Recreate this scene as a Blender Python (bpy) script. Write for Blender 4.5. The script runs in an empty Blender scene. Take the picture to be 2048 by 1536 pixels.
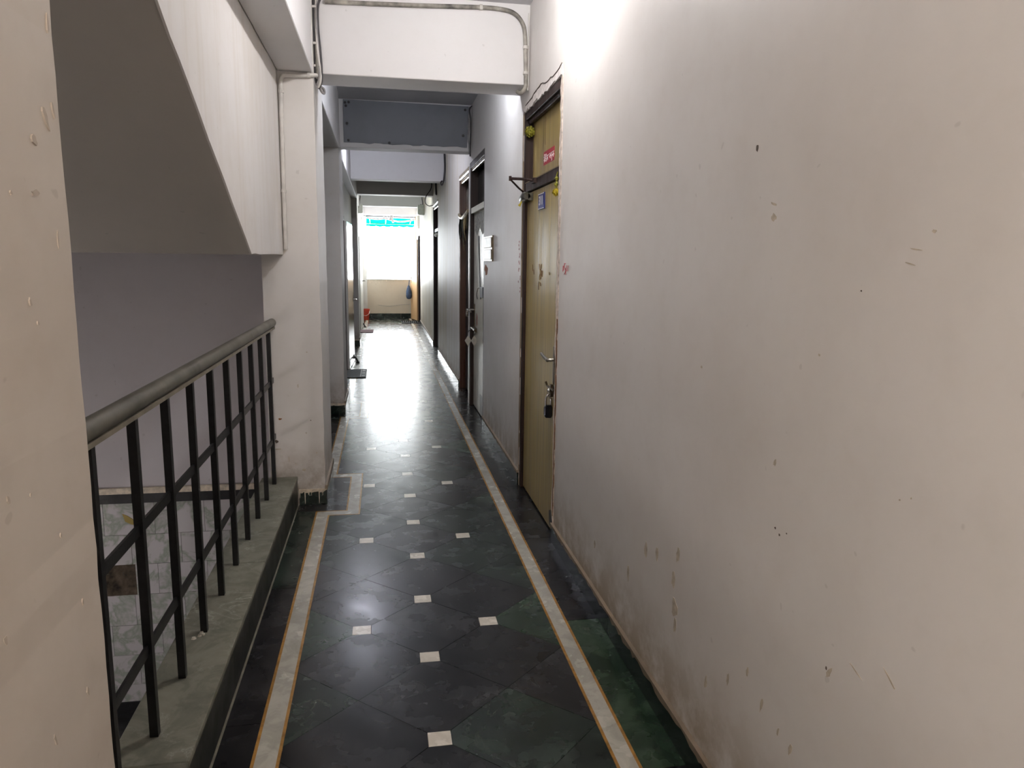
import bpy, bmesh, math, random
from mathutils import Vector, Matrix
random.seed(7)
SC = bpy.context.scene
COL = SC.collection

# ------------------------------------------------------------------ camera
H_EYE, F_PX = 1.55, 1460.45
YAW, PITCH, ROLL = math.radians(10.153), math.radians(9.543), math.radians(0.780)
fw = Vector((math.sin(YAW)*math.cos(PITCH), math.cos(YAW)*math.cos(PITCH), -math.sin(PITCH)))
rt = Vector((math.cos(YAW), -math.sin(YAW), 0)); up = rt.cross(fw)
r2 = math.cos(ROLL)*rt + math.sin(ROLL)*up; u2 = -math.sin(ROLL)*rt + math.cos(ROLL)*up
cam_d = bpy.data.cameras.new('camera'); cam = bpy.data.objects.new('camera', cam_d); COL.objects.link(cam)
cam.matrix_world = Matrix(((r2.x, u2.x, -fw.x, 0), (r2.y, u2.y, -fw.y, 0), (r2.z, u2.z, -fw.z, H_EYE), (0, 0, 0, 1)))
cam_d.sensor_fit = 'HORIZONTAL'; cam_d.sensor_width = 36.0; cam_d.lens = 36.0*F_PX/2048
cam_d.clip_start = 0.02; cam_d.clip_end = 300
SC.camera = cam

# ------------------------------------------------------------------ sky, exposure, lamp and added fill strengths
SKY = 11.0
LAMP_NEAR, LAMP_BAY2, LAMP_BAY3, FILL_BEHIND, FILL_STAIR, FILL_FAR = 360.0, 175.0, 290.0, 620.0, 18.0, 200.0
FILL_WALL = 105.0
w = bpy.data.worlds.new('sky'); SC.world = w; w.use_nodes = True
bg = w.node_tree.nodes['Background']; bg.inputs[0].default_value = (0.93, 0.97, 1.0, 1); bg.inputs[1].default_value = SKY
vs = SC.view_settings; vs.view_transform = 'Standard'; vs.look = 'None'; vs.exposure = 1.47; vs.gamma = 1.0
vs.use_curve_mapping = False
cy = SC.cycles
cy.max_bounces = 6; cy.diffuse_bounces = 4; cy.glossy_bounces = 3; cy.transmission_bounces = 3
cy.use_adaptive_sampling = True; cy.adaptive_threshold = 0.03; cy.adaptive_min_samples = 32
cy.sample_clamp_indirect = 6.0; cy.caustics_reflective = False; cy.caustics_refractive = False
pl = bpy.data.lights.new('window_portal', 'AREA'); pl.shape = 'RECTANGLE'; pl.size = 1.5; pl.size_y = 1.9
pl.cycles.is_portal = True
po = bpy.data.objects.new('window_portal', pl); COL.objects.link(po); po.location = (0.25, 19.97, 1.8)
po.rotation_euler = (math.radians(-90), 0, 0)

# ------------------------------------------------------------------ materials
def nt(name):
    m = bpy.data.materials.new(name); m.use_nodes = True
    n = m.node_tree; b = n.nodes['Principled BSDF']
    return m, n, b
def node(n, t, **kw):
    x = n.nodes.new(t)
    for k, v in kw.items():
        if k in ('op', 'operation'): x.operation = v
        elif k == 'blend': x.blend_type = v
        elif hasattr(x, k) and k not in ('inputs',): setattr(x, k, v)
    return x
def L(n, a, b): n.links.new(a, b)
def rgba(c): return (c[0], c[1], c[2], 1)
def pos(n, scale=(1, 1, 1), rot=(0, 0, 0)):
    g = n.nodes.new('ShaderNodeNewGeometry'); m = n.nodes.new('ShaderNodeMapping')
    m.inputs['Scale'].default_value = scale; m.inputs['Rotation'].default_value = rot
    L(n, g.outputs['Position'], m.inputs['Vector']); return m.outputs[0]
def noise(n, vec, scale, detail=4, rough=.55, dist=0.0):
    x = n.nodes.new('ShaderNodeTexNoise'); x.inputs['Scale'].default_value = scale
    x.inputs['Detail'].default_value = detail; x.inputs['Roughness'].default_value = rough
    x.inputs['Distortion'].default_value = dist; L(n, vec, x.inputs['Vector']); return x.outputs[0]
def ramp(n, fac, stops):
    r = n.nodes.new('ShaderNodeValToRGB'); e = r.color_ramp.elements
    while len(e) < len(stops): e.new(.5)
    for i, (p, c) in enumerate(stops):
        e[i].position = p; e[i].color = rgba(c) if not isinstance(c, (int, float)) else (c, c, c, 1)
    L(n, fac, r.inputs[0]); return r.outputs[0]
def mix(n, fac, a, b, blend='MIX'):
    x = n.nodes.new('ShaderNodeMix'); x.data_type = 'RGBA'; x.blend_type = blend; x.clamp_factor = True
    for s, v in ((x.inputs[0], fac), (x.inputs[6], a), (x.inputs[7], b)):
        if hasattr(v, 'is_linked'): L(n, v, s)
        else: s.default_value = v if isinstance(v, (int, float)) else rgba(v)
    return x.outputs[2]
def math_(n, op, a, b=None):
    x = n.nodes.new('ShaderNodeMath'); x.operation = op; x.use_clamp = op in ('MULTIPLY', 'ADD')
    for s, v in zip(x.inputs, (a, b)):
        if v is None: continue
        if hasattr(v, 'is_linked'): L(n, v, s)
        else: s.default_value = v
    return x.outputs[0]
def bump(n, b, h, strength, dist=.004):
    x = n.nodes.new('ShaderNodeBump'); x.inputs['Strength'].default_value = strength; x.inputs['Distance'].default_value = dist
    L(n, h, x.inputs['Height']); L(n, x.outputs[0], b.inputs['Normal'])
def plain(name, c, rough=.5, metal=0.0, spec=.5, var=0.0, vscale=20, bump_s=0.0):
    m, n, b = nt(name)
    b.inputs['Roughness'].default_value = rough; b.inputs['Metallic'].default_value = metal
    b.inputs['Specular IOR Level'].default_value = spec
    p = pos(n); f = noise(n, p, vscale, 5)
    c2 = tuple(min(1, x*(1-var)) for x in c); c3 = tuple(min(1, x*(1+var)) for x in c)
    L(n, ramp(n, f, [(.3, c2), (.7, c3)]), b.inputs['Base Color'])
    if bump_s: bump(n, b, noise(n, p, vscale*3, 4), bump_s)
    return m
def paint(name, c, stain, amt=.35, dirt=None, dz=(.05, .5), rough=.62, streak=0.0, far_streak=None):
    m, n, b = nt(name)
    p = pos(n); big = noise(n, p, 1.7, 4, .62); mid = noise(n, p, 11, 3, .6)
    col = mix(n, ramp(n, big, [(.42, 0), (.72, amt)]), c, stain)
    col = mix(n, ramp(n, mid, [(.5, 0), (.8, amt*.5)]), col, stain)
    speck = noise(n, p, 26, 1); col = mix(n, ramp(n, speck, [(.76, 0), (.79, .22)]), col, tuple(x*.55 for x in stain))
    if streak:
        ps = pos(n, (14, 14, .7)); s = noise(n, ps, 1.0, 5, .6)
        col = mix(n, ramp(n, s, [(.48, 0), (.75, streak)]), col, stain)
    if far_streak:      # yellow-brown tint in vertical streaks along the far stretch of the wall
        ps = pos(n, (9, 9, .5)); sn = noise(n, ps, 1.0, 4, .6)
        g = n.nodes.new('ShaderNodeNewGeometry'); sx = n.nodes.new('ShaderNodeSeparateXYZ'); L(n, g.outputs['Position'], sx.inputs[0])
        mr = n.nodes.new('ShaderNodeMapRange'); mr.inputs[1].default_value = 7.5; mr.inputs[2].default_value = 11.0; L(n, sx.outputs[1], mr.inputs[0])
        col = mix(n, math_(n, 'MULTIPLY', mr.outputs[0], ramp(n, sn, [(.40, .15), (.66, .95)])), col, far_streak)
    if dirt:
        g = n.nodes.new('ShaderNodeNewGeometry'); sx = n.nodes.new('ShaderNodeSeparateXYZ'); L(n, g.outputs['Position'], sx.inputs[0])
        mr = n.nodes.new('ShaderNodeMapRange'); mr.inputs[1].default_value = dz[0]; mr.inputs[2].default_value = dz[1]
        mr.inputs[3].default_value = 1; mr.inputs[4].default_value = 0; L(n, sx.outputs[2], mr.inputs[0])
        d = noise(n, p, 5.5, 5, .7)
        f = math_(n, 'MULTIPLY', math_(n, 'POWER', mr.outputs[0], 1.2), ramp(n, d, [(.34, .05), (.58, 1)]))
        col = mix(n, f, col, dirt)
    L(n, col, b.inputs['Base Color']); b.inputs['Roughness'].default_value = rough
    b.inputs['Specular IOR Level'].default_value = .4
    bump(n, b, mid, .10, .006)
    return m
def marble(name, dark, midc, vein, vamt=.5, rough=.16, scale=3.0, spec=.5, tint=.35):
    m, n, b = nt(name)
    oi = n.nodes.new('ShaderNodeObjectInfo')
    g = n.nodes.new('ShaderNodeNewGeometry')
    cb = n.nodes.new('ShaderNodeVectorMath'); cb.operation = 'MULTIPLY_ADD'
    cv = n.nodes.new('ShaderNodeCombineXYZ')
    for i, k in enumerate((17.3, 9.1, 5.7)):
        L(n, math_raw(n, oi.outputs['Random'], k), cv.inputs[i])
    cb.inputs[1].default_value = (1, 1, 1); L(n, g.outputs['Position'], cb.inputs[0]); L(n, cv.outputs[0], cb.inputs[2])
    p = cb.outputs[0]
    cloud = noise(n, p, scale*2.1, 6, .65, .7); crack = noise(n, p, scale*1.3, 4, .6, 1.6)
    col = mix(n, ramp(n, cloud, [(.36, 0), (.50, .4), (.53, .65), (.66, 1)]), dark, midc)
    v = ramp(n, crack, [(.45, 0), (.492, .35), (.5, 1), (.508, .35), (.55, 0)])
    msk = ramp(n, noise(n, p, scale*.9, 3), [(.52, 0), (.68, vamt)])
    col = mix(n, math_(n, 'MULTIPLY', v, msk), col, vein)
    val = n.nodes.new('ShaderNodeMapRange'); val.inputs[3].default_value = 1-tint; val.inputs[4].default_value = 1+tint
    L(n, oi.outputs['Random'], val.inputs[0])
    hs = n.nodes.new('ShaderNodeHueSaturation'); L(n, val.outputs[0], hs.inputs['Value']); L(n, col, hs.inputs['Color'])
    L(n, hs.outputs[0], b.inputs['Base Color'])
    L(n, ramp(n, noise(n, p, 7, 3, .65), [(.3, rough*.85), (.75, rough*1.3)]), b.inputs['Roughness'])
    b.inputs['Specular IOR Level'].default_value = spec
    bump(n, b, cloud, .06, .004)
    return m
def math_raw(n, a, k):
    x = n.nodes.new('ShaderNodeMath'); x.operation = 'MULTIPLY'; L(n, a, x.inputs[0]); x.inputs[1].default_value = k; return x.outputs[0]
def woodgrain(name, c1, c2, c3, rough=.4, sc=(70, 70, 1.1), spec=.5):
    m, n, b = nt(name)
    p = pos(n, sc); a = noise(n, p, 1.0, 6, .65); p2 = pos(n, (sc[0]*.22, sc[1]*.22, sc[2]*.35)); b2 = noise(n, p2, 1.0, 4, .6, .4)
    f = math_(n, 'ADD', math_(n, 'MULTIPLY', a, .6), math_(n, 'MULTIPLY', b2, .4))
    L(n, ramp(n, f, [(.36, c1), (.5, c2), (.66, c3)]), b.inputs['Base Color'])
    L(n, ramp(n, b2, [(.3, rough*.75), (.7, rough*1.25)]), b.inputs['Roughness']); b.inputs['Specular IOR Level'].default_value = spec
    bump(n, b, a, .12, .002); return m
def emit(name, c, s):
    m, n, b = nt(name); b.inputs['Base Color'].default_value = rgba(c)
    b.inputs['Emission Color'].default_value = rgba(c); b.inputs['Emission Strength'].default_value = s
    return m

WALL = paint('wall_paint', (.71, .685, .665), (.58, .53, .49), .40, dirt=(.30, .23, .15), dz=(.06, .42), rough=.5, far_streak=(.50, .42, .28))
WALLL = paint('pillar_paint', (.70, .68, .665), (.55, .51, .46), .35, dirt=(.20, .135, .075), dz=(.03, .46))
NEARP = paint('near_pillar_paint', (.58, .53, .475), (.44, .375, .31), .45)
BEAM = paint('beam_paint', (.70, .69, .70), (.58, .56, .54), .22)
CEIL = paint('ceiling_paint', (.66, .66, .69), (.54, .53, .55), .25)
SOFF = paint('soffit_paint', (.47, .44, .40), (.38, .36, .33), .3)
STAIRW = paint('stairwell_paint', (.58, .56, .59), (.47, .44, .45), .3)
PANEL = paint('stair_panel_paint', (.72, .70, .69), (.56, .50, .42), .30, streak=.35)
BOARD = paint('grey_board_paint', (.20, .21, .24), (.14, .145, .16), .4)
PARAP = paint('parapet_paint', (.60, .53, .43), (.48, .41, .32), .35)
FARW = paint('far_wall_paint', (.66, .67, .66), (.55, .53, .48), .3, dirt=(.35, .28, .2), streak=.3)
PLAST = paint('chipped_plaster', (.27, .21, .15), (.12, .09, .06), .8)
DRIP = plain('paint_drip_cream', (.66, .58, .47), .6, var=.3, vscale=30)
BLK = marble('floor_black_marble', (.0022, .0022, .0032), (.018, .0175, .019), (.10, .105, .10), .35, .25, 2.2, .38, .5)
GRNM = marble('floor_green_marble', (.008, .020, .011), (.036, .064, .038), (.20, .25, .20), .4, .25, 3.0, .38, .3)
DGRN = marble('floor_dark_green_marble', (.003, .0065, .005), (.019, .030, .023), (.12, .14, .11), .35, .25, 2.6, .38, .5)
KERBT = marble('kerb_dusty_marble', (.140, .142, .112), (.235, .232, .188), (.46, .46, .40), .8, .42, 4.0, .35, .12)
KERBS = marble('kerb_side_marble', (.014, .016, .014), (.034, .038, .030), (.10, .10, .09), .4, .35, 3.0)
SKIRT = marble('skirting_marble', (.004, .009, .007), (.012, .022, .016), (.10, .14, .11), .5, .22, 4.0)
STEPM = marble('step_black_granite', (.006, .006, .007), (.014, .014, .016), (.05, .05, .05), .2, .5, 6.0)
WHT = marble('border_white_marble', (.36, .35, .30), (.50, .48, .42), (.28, .26, .20), .4, .24, 5.0, .5, .10)
INL = marble('inlay_cream_marble', (.62, .58, .50), (.74, .70, .62), (.5, .45, .35), .3, .24, 8.0, .5, .08)
ORG = plain('border_orange_stone', (.30, .155, .035), .25, var=.3, vscale=25)
BED = plain('floor_bed_grout', (.060, .058, .050), .6, var=.3)
GLZ = marble('stair_wall_tile', (.44, .45, .44), (.60, .59, .60), (.28, .33, .26), 0.0, .22, 5.0, .5, .06)
def tilemat():
    m, n, b = nt('stair_glazed_tile')
    oi = n.nodes.new('ShaderNodeObjectInfo'); g = n.nodes.new('ShaderNodeNewGeometry')
    cv = n.nodes.new('ShaderNodeCombineXYZ'); L(n, math_raw(n, oi.outputs['Random'], 40), cv.inputs[0]); L(n, math_raw(n, oi.outputs['Random'], 23), cv.inputs[2])
    ad = n.nodes.new('ShaderNodeVectorMath'); ad.operation = 'ADD'; L(n, g.outputs['Position'], ad.inputs[0]); L(n, cv.outputs[0], ad.inputs[1])
    a = noise(n, ad.outputs[0], 5.0, 4, .6, .4)
    v = ramp(n, a, [(.44, 0), (.50, .85), (.535, .55), (.60, 0)])
    col = mix(n, v, (.60, .585, .60), (.31, .36, .29)); L(n, col, b.inputs['Base Color']); b.inputs['Roughness'].default_value = .18
    return m
GLZ = tilemat()
LAM = woodgrain('door_olive_laminate', (.21, .150, .053), (.34, .255, .096), (.49, .39, .165), .36)
FRM = woodgrain('dark_brown_frame', (.012, .006, .005), (.026, .013, .011), (.045, .024, .020), .5, spec=.3)
FRMR = woodgrain('red_brown_frame', (.05, .018, .010), (.085, .032, .018), (.12, .05, .03), .3)
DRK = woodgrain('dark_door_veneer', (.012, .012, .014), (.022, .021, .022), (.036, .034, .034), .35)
CRM = woodgrain('cream_door_laminate', (.44, .41, .33), (.60, .57, .48), (.74, .71, .62), .34, (55, 55, .9))
PLY = woodgrain('orange_ply', (.40, .23, .10), (.52, .32, .16), (.62, .41, .22), .4)
GLW = plain('gloss_white_laminate', (.62, .60, .55), .12, var=.05)
STL = plain('dull_steel', (.36, .34, .31), .28, .95, var=.2, vscale=60)
BRS = plain('dark_brass', (.13, .10, .065), .32, .85, var=.3, vscale=60)
CHR = plain('chrome', (.62, .62, .64), .12, 1.0, var=.05)
IRON = plain('black_iron', (.010, .010, .011), .38, .0, var=.5, vscale=40, bump_s=.1)
RAILM = plain('handrail_grey', (.115, .107, .086), .40, 0, var=.35, vscale=9)
RAILU = plain('handrail_underbar', (.22, .20, .155), .5, var=.25, vscale=14)
PVC = plain('white_conduit', (.62, .60, .57), .45, var=.15, vscale=12)
PVCD = plain('dirty_conduit', (.24, .225, .20), .5, var=.85, vscale=11)
CABG = plain('grey_cable', (.28, .27, .27), .45, var=.3)
CABK = plain('dark_cable', (.035, .032, .035), .5, var=.3)
BLUE = plain('blue_plate', (.035, .045, .22), .35, var=.1)
WHITE = plain('white_print', (.80, .80, .80), .45, var=.03)
RED = plain('red_sticker', (.42, .022, .045), .4, var=.15)
REDC = plain('red_chalk', (.50, .075, .10), .8, var=.3, vscale=80)
BRNC = plain('brown_mark', (.16, .075, .035), .8, var=.4, vscale=80)
SCUF = plain('scuff_brown', (.50, .44, .36), .8, var=.25, vscale=40)
SCUD = plain('scuff_dark', (.10, .075, .06), .8, var=.25, vscale=40)
YEL = plain('marigold_yellow', (.52, .40, .015), .7, var=.4, vscale=80)
YGR = plain('marigold_olive', (.24, .23, .02), .7, var=.4, vscale=80)
LEAFD = plain('dry_leaf_dark', (.045, .045, .030), .7, var=.5, vscale=30)
LEAFL = plain('dry_leaf_straw', (.36, .28, .14), .7, var=.4, vscale=30)
RUB = plain('rubber_black', (.018, .018, .019), .6, var=.3)
MATG = plain('doormat_grey', (.125, .13, .125), .9, var=.25, vscale=50)
MATR = plain('doormat_maroon', (.13, .05, .06), .9, var=.25, vscale=50)
BKT = plain('red_bucket_plastic', (.62, .075, .045), .35, var=.1)
BAG = plain('blue_bag_cloth', (.045, .075, .15), .8, var=.4, vscale=25)
PAP = plain('paper_white', (.78, .77, .73), .7, var=.05)
BOXG = plain('meter_box_grey', (.36, .38, .33), .45, var=.12)
BOXW = plain('switch_box_white', (.70, .70, .66), .45, var=.08)
PICO = plain('picture_orange', (.58, .34, .10), .5, var=.5, vscale=30)
TAGM = plain('key_tag_tin', (.52, .49, .42), .45, .1, var=.2)
GLASSD = plain('transom_dark_glass', (.012, .013, .013), .12, var=.2)
def awn():
    m, n, b = nt('green_awning_sheet')
    p = pos(n, (9, 1, 1)); c = ramp(n, noise(n, p, 1.0, 3), [(.35, (.0005, .060, .036)), (.65, (.0005, .060, .056))])
    L(n, c, b.inputs['Base Color']); b.inputs['Roughness'].default_value = .6; b.inputs['Specular IOR Level'].default_value = 0
    t = n.nodes.new('ShaderNodeBsdfTranslucent'); L(n, c, t.inputs[0])
    mx = n.nodes.new('ShaderNodeMixShader'); mx.inputs[0].default_value = .6
    L(n, b.outputs[0], mx.inputs[1]); L(n, t.outputs[0], mx.inputs[2]); L(n, mx.outputs[0], n.nodes['Material Output'].inputs[0])
    return m
AWN = awn()

# ------------------------------------------------------------------ mesh helpers
class B:
    def __init__(s): s.v = []; s.f = []
    def add(s, v, f):
        o = len(s.v); s.v += [tuple(p) for p in v]; s.f += [tuple(i+o for i in q) for q in f]; return s
    def box(s, x0, x1, y0, y1, z0, z1):
        v = [(x, y, z) for z in (z0, z1) for y in (y0, y1) for x in (x0, x1)]
        return s.add(v, [(0, 2, 3, 1), (4, 5, 7, 6), (0, 1, 5, 4), (2, 6, 7, 3), (0, 4, 6, 2), (1, 3, 7, 5)])
    def obox(s, c, ax, ay, az, hx, hy, hz):
        c, ax, ay, az = Vector(c), Vector(ax).normalized(), Vector(ay).normalized(), Vector(az).normalized()
        v = [c+ax*i*hx+ay*j*hy+az*k*hz for k in (-1, 1) for j in (-1, 1) for i in (-1, 1)]
        return s.add(v, [(0, 2, 3, 1), (4, 5, 7, 6), (0, 1, 5, 4), (2, 6, 7, 3), (0, 4, 6, 2), (1, 3, 7, 5)])
    def prism(s, pts, axis, a0, a1):
        def P(p, a): return {'x': (a, p[0], p[1]), 'y': (p[0], a, p[1]), 'z': (p[0], p[1], a)}[axis]
        n = len(pts); v = [P(p, a0) for p in pts]+[P(p, a1) for p in pts]
        f = [tuple(range(n-1, -1, -1)), tuple(range(n, 2*n))]+[(i, (i+1) % n, n+(i+1) % n, n+i) for i in range(n)]
        return s.add(v, f)
    def tube(s, path, r, n=8, flat=None):
        path = [Vector(p) for p in path]; m = len(path); rs = r if isinstance(r, (list, tuple)) else [r]*m
        v = []; ref = None
        for i, p in enumerate(path):
            t = (path[min(i+1, m-1)]-path[max(i-1, 0)]).normalized()
            if ref is None: ref = t.orthogonal().normalized()
            ref = (ref-t*ref.dot(t)); ref = ref.normalized() if ref.length > 1e-6 else t.orthogonal().normalized()
            b = t.cross(ref)
            for k in range(n):
                a = 2*math.pi*k/n; v.append(p+(ref*math.cos(a)+b*math.sin(a))*rs[i])
        f = [(i*n+k, i*n+(k+1) % n, (i+1)*n+(k+1) % n, (i+1)*n+k) for i in range(m-1) for k in range(n)]
        f += [tuple(range(n-1, -1, -1)), tuple(range((m-1)*n, m*n))]
        return s.add(v, f)
    def lathe(s, prof, c, axis=(0, 0, 1), n=16):
        c = Vector(c); a = Vector(axis).normalized(); x = a.orthogonal().normalized(); y = a.cross(x); v = []
        for r, h in prof:
            for k in range(n):
                t = 2*math.pi*k/n; v.append(c+a*h+(x*math.cos(t)+y*math.sin(t))*max(r, 1e-4))
        m = len(prof)
        f = [(i*n+k, i*n+(k+1) % n, (i+1)*n+(k+1) % n, (i+1)*n+k) for i in range(m-1) for k in range(n)]
        f += [tuple(range(n-1, -1, -1)), tuple(range((m-1)*n, m*n))]
        return s.add(v, f)
def wloc(o):
    p = Vector((0, 0, 0))
    while o is not None: p += o.location; o = o.parent
    return p
def tag(o, label=None, cat=None, group=None, kind=None):
    for k, v in (('label', label), ('category', cat), ('group', group), ('kind', kind)):
        if v: o[k] = v
    return o
def mesh(name, b, mats, parent=None, smooth=None, bevel=0, origin=None):
    me = bpy.data.meshes.new(name)
    if origin is None:
        if parent is not None: origin = wloc(parent)
        else:
            xs, ys, zs = zip(*b.v); origin = Vector(((min(xs)+max(xs))/2, (min(ys)+max(ys))/2, min(zs)))
    origin = Vector(origin)
    me.from_pydata([tuple(Vector(p)-origin) for p in b.v], [], b.f)
    bm = bmesh.new(); bm.from_mesh(me); bmesh.ops.recalc_face_normals(bm, faces=bm.faces)
    if bevel: bmesh.ops.bevel(bm, geom=[e for e in bm.edges if e.calc_face_angle(0) > .5], offset=bevel, segments=1, affect='EDGES', clamp_overlap=True)
    bm.to_mesh(me); bm.free()
    me.materials.append(mats)
    if smooth:
        for p in me.polygons: p.use_smooth = True
        me.set_sharp_from_angle(angle=math.radians(smooth))
    o = bpy.data.objects.new(name, me); COL.objects.link(o)
    if parent is not None: o.parent = parent; o.location = origin-wloc(parent)
    else: o.location = origin
    return o
def empty(name, loc, label, cat, group=None, kind=None):
    o = bpy.data.objects.new(name, None); COL.objects.link(o); o.location = loc; o.empty_display_size = .1
    return tag(o, label, cat, group, kind)
def struct(name, b, m, label, cat, **kw): return tag(mesh(name, b, m, **kw), label, cat, None, 'structure')
def curve(pts, n=6):
    P = [Vector(p) for p in pts]; out = []
    for i in range(len(P)-1):
        a, b, c, d = P[max(i-1, 0)], P[i], P[i+1], P[min(i+2, len(P)-1)]
        for k in range(n):
            t = k/n; out.append(.5*((2*b)+(c-a)*t+(2*a-5*b+4*c-d)*t*t+(3*b-a-3*c+d)*t**3))
    return out+[P[-1]]
def jag(a0, a1, base, amp, step, lo=False, rnd=None):
    r = rnd or random; pts = []; t = a0
    while t < a1-1e-6:
        pts.append((t, base+r.uniform(-amp, amp))); t += step*r.uniform(.5, 1.5)
    pts.append((a1, base+r.uniform(-amp, amp))); return pts
def text_mesh(name, body, size, mat, M, parent, sx=1.0, ext=.0006):
    c = bpy.data.curves.new(name, 'FONT'); c.body = body; c.size = size; c.align_x = 'CENTER'; c.align_y = 'CENTER'; c.extrude = ext; c.offset = size*.012
    t = bpy.data.objects.new('tmp_text', c); COL.objects.link(t); bpy.context.view_layer.update()
    me = bpy.data.meshes.new_from_object(t.evaluated_get(bpy.context.evaluated_depsgraph_get())); bpy.data.objects.remove(t)
    me.name = name; me.transform(M @ Matrix.Diagonal((sx, 1, 1, 1))); me.transform(Matrix.Translation(-wloc(parent)))
    me.materials.clear(); me.materials.append(mat)
    o = bpy.data.objects.new(name, me); COL.objects.link(o); o.parent = parent; return o
def on_right(x, y, z): # frame on a surface facing -x
    return Matrix(((0, 0, -1, x), (-1, 0, 0, y), (0, 1, 0, z), (0, 0, 0, 1)))

# ------------------------------------------------------------------ dimensions (metres)
XR = .925                 # right wall face
XL, XL2 = -.50, -.376     # recessed left wall face, left beam / pillar face
CZ = 3.10                 # ceiling
YE = 19.76                # end wall inner face
YN = -4.0                 # behind the viewer
YB = 5.05                 # stairwell back wall
KZ = .19                  # kerb height
Z0 = -.012                # floor bed

# ------------------------------------------------------------------ FLOOR
fb = B()
fb.box(-.76, 1.25, YN, 1.0, -.20, Z0).box(-.54, 1.25, 1.0, 4.625, -.20, Z0).box(-.76, 1.25, 4.625, YE+.2, -.20, Z0)
fb.box(-1.45, -.76, 5.2, 7.43, -.20, Z0)
floor = struct('floor', fb, BED, 'polished dark green and black marble corridor floor with white border bands', 'floor')
def clip(poly, a, b, c):     # keep a*x+b*y<=c
    out = []
    for i in range(len(poly)):
        p, q = poly[i], poly[(i+1) % len(poly)]
        dp, dq = a*p[0]+b*p[1]-c, a*q[0]+b*q[1]-c
        if dp <= 0: out.append(p)
        if (dp < 0 < dq) or (dq < 0 < dp):
            t = dp/(dp-dq); out.append((p[0]+(q[0]-p[0])*t, p[1]+(q[1]-p[1])*t))
    return out
def rect(poly, x0, x1, y0, y1):
    for h in ((-1, 0, -x0), (1, 0, x1), (0, -1, -y0), (0, 1, y1)):
        if len(poly) < 3: return []
        poly = clip(poly, *h)
    return poly
def area(p): return abs(sum(p[i][0]*p[(i+1) % len(p)][1]-p[(i+1) % len(p)][0]*p[i][1] for i in range(len(p))))/2
G = .0011
def slab(name, poly, mat, gap=G, z=0.0):
    cx = sum(p[0] for p in poly)/len(poly); cyy = sum(p[1] for p in poly)/len(poly)
    q = []
    for x, y in poly:
        d = math.hypot(x-cx, y-cyy) or 1; k = max(0, 1-gap*1.35/d); q.append((cx+(x-cx)*k, cyy+(y-cyy)*k))
    b = B().prism(q, 'z', Z0, z)
    return mesh(name, b, mat, floor, origin=(cx, cyy, Z0))
FX0, FX1 = -.336, .698
STEPS = [(4.40, 5.29), (7.21, 8.07), (13.18, 14.07)]
X0, Y0, DX, DY = .165, 2.178, .270, .2545
SX, SY = .0385, .036
rf = random.Random(3)
def has_inlay(i, j):
    if (i+j) % 2: return False
    return i == 0 or (abs(i) == 1 and j % 4 == 3)
special = {(-2, 3): GRNM, (2, 3): GRNM, (-1, 6): DGRN, (1, 6): DGRN, (-2, 7): DGRN, (2, 7): DGRN, (0, 5): BLK, (0, 3): BLK, (-1, 4): BLK, (1, 4): BLK, (-1, 2): BLK, (1, 2): BLK, (0, 1): BLK}
def field_cuts(poly):
    out = []; rest = [poly]
    ys = [-99]+[v for s in STEPS for v in s]+[99]
    for k in range(len(ys)-1):
        x0 = FX0 if k % 2 == 0 else -.153
        for p in rest:
            q = rect(p, x0, FX1, max(ys[k], -1.5), min(ys[k+1], YE-.02))
            if len(q) >= 3 and area(q) > 4e-4: out.append(q)
    return out
for j in range(-15, 70):
    for i in range(-2, 3):
        cx, cyy = X0+i*DX, Y0+j*DY
        if (i+j) % 2 == 0:
            if has_inlay(i, j) and -1.4 < cyy < YE-.1:
                if any(a-.05 < cyy < b+.05 and cx-SX < -.15 for a, b in STEPS): continue
                slab('inlay_square', [(cx-SX, cyy-SY), (cx+SX, cyy-SY), (cx+SX, cyy+SY), (cx-SX, cyy+SY)], INL, .0005, .0004)
            continue
        p = [(cx+DX, cyy), (cx, cyy+DY), (cx-DX, cyy), (cx, cyy-DY)]
        if has_inlay(i+1, j): p = clip(p, 1, 0, cx+DX-SX)
        if has_inlay(i-1, j): p = clip(p, -1, 0, -(cx-DX+SX))
        if has_inlay(i, j+1): p = clip(p, 0, 1, cyy+DY-SY)
        if has_inlay(i, j-1): p = clip(p, 0, -1, -(cyy-DY+SY))
        m = special.get((i, j)) or rf.choice([BLK, DGRN, DGRN, BLK, GRNM] if j > 8 else [BLK, DGRN, BLK])
        for q in field_cuts(p): slab('floor_tile', q, m)
# border bands: white marble strips with thin orange lines on both sides
def band(pts, w0, w1, name, mat, z=0.0, cut=.62):
    """pts: polyline (right-angled) of the band's inner line, w0..w1 the offset to its left"""
    n = len(pts)
    def off(i, w):
        p = Vector((*pts[i], 0)); ds = []
        if i > 0: d = Vector((*pts[i], 0))-Vector((*pts[i-1], 0)); ds.append(d.normalized())
        if i < n-1: d = Vector((*pts[i+1], 0))-Vector((*pts[i], 0)); ds.append(d.normalized())
        s = sum((Vector((-d.y, d.x, 0)) for d in ds), Vector()); 
        if len(ds) == 2 and abs(ds[0].dot(ds[1])) > .9: s = s/2
        return (p.x+s.x*w, p.y+s.y*w)
    for i in range(n-1):
        a0, a1, b0, b1 = off(i, w0), off(i, w1), off(i+1, w0), off(i+1, w1)
        ln = math.hypot(pts[i+1][0]-pts[i][0], pts[i+1][1]-pts[i][1]); k = max(1, round(ln/cut)) if cut else 1
        for t in range(k):
            f0, f1 = t/k, (t+1)/k
            def lp(p, q, f): return (p[0]+(q[0]-p[0])*f, p[1]+(q[1]-p[1])*f)
            slab(name, [lp(a0, b0, f0), lp(a0, b0, f1), lp(a1, b1, f1), lp(a1, b1, f0)], mat, .0004, z)
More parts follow.
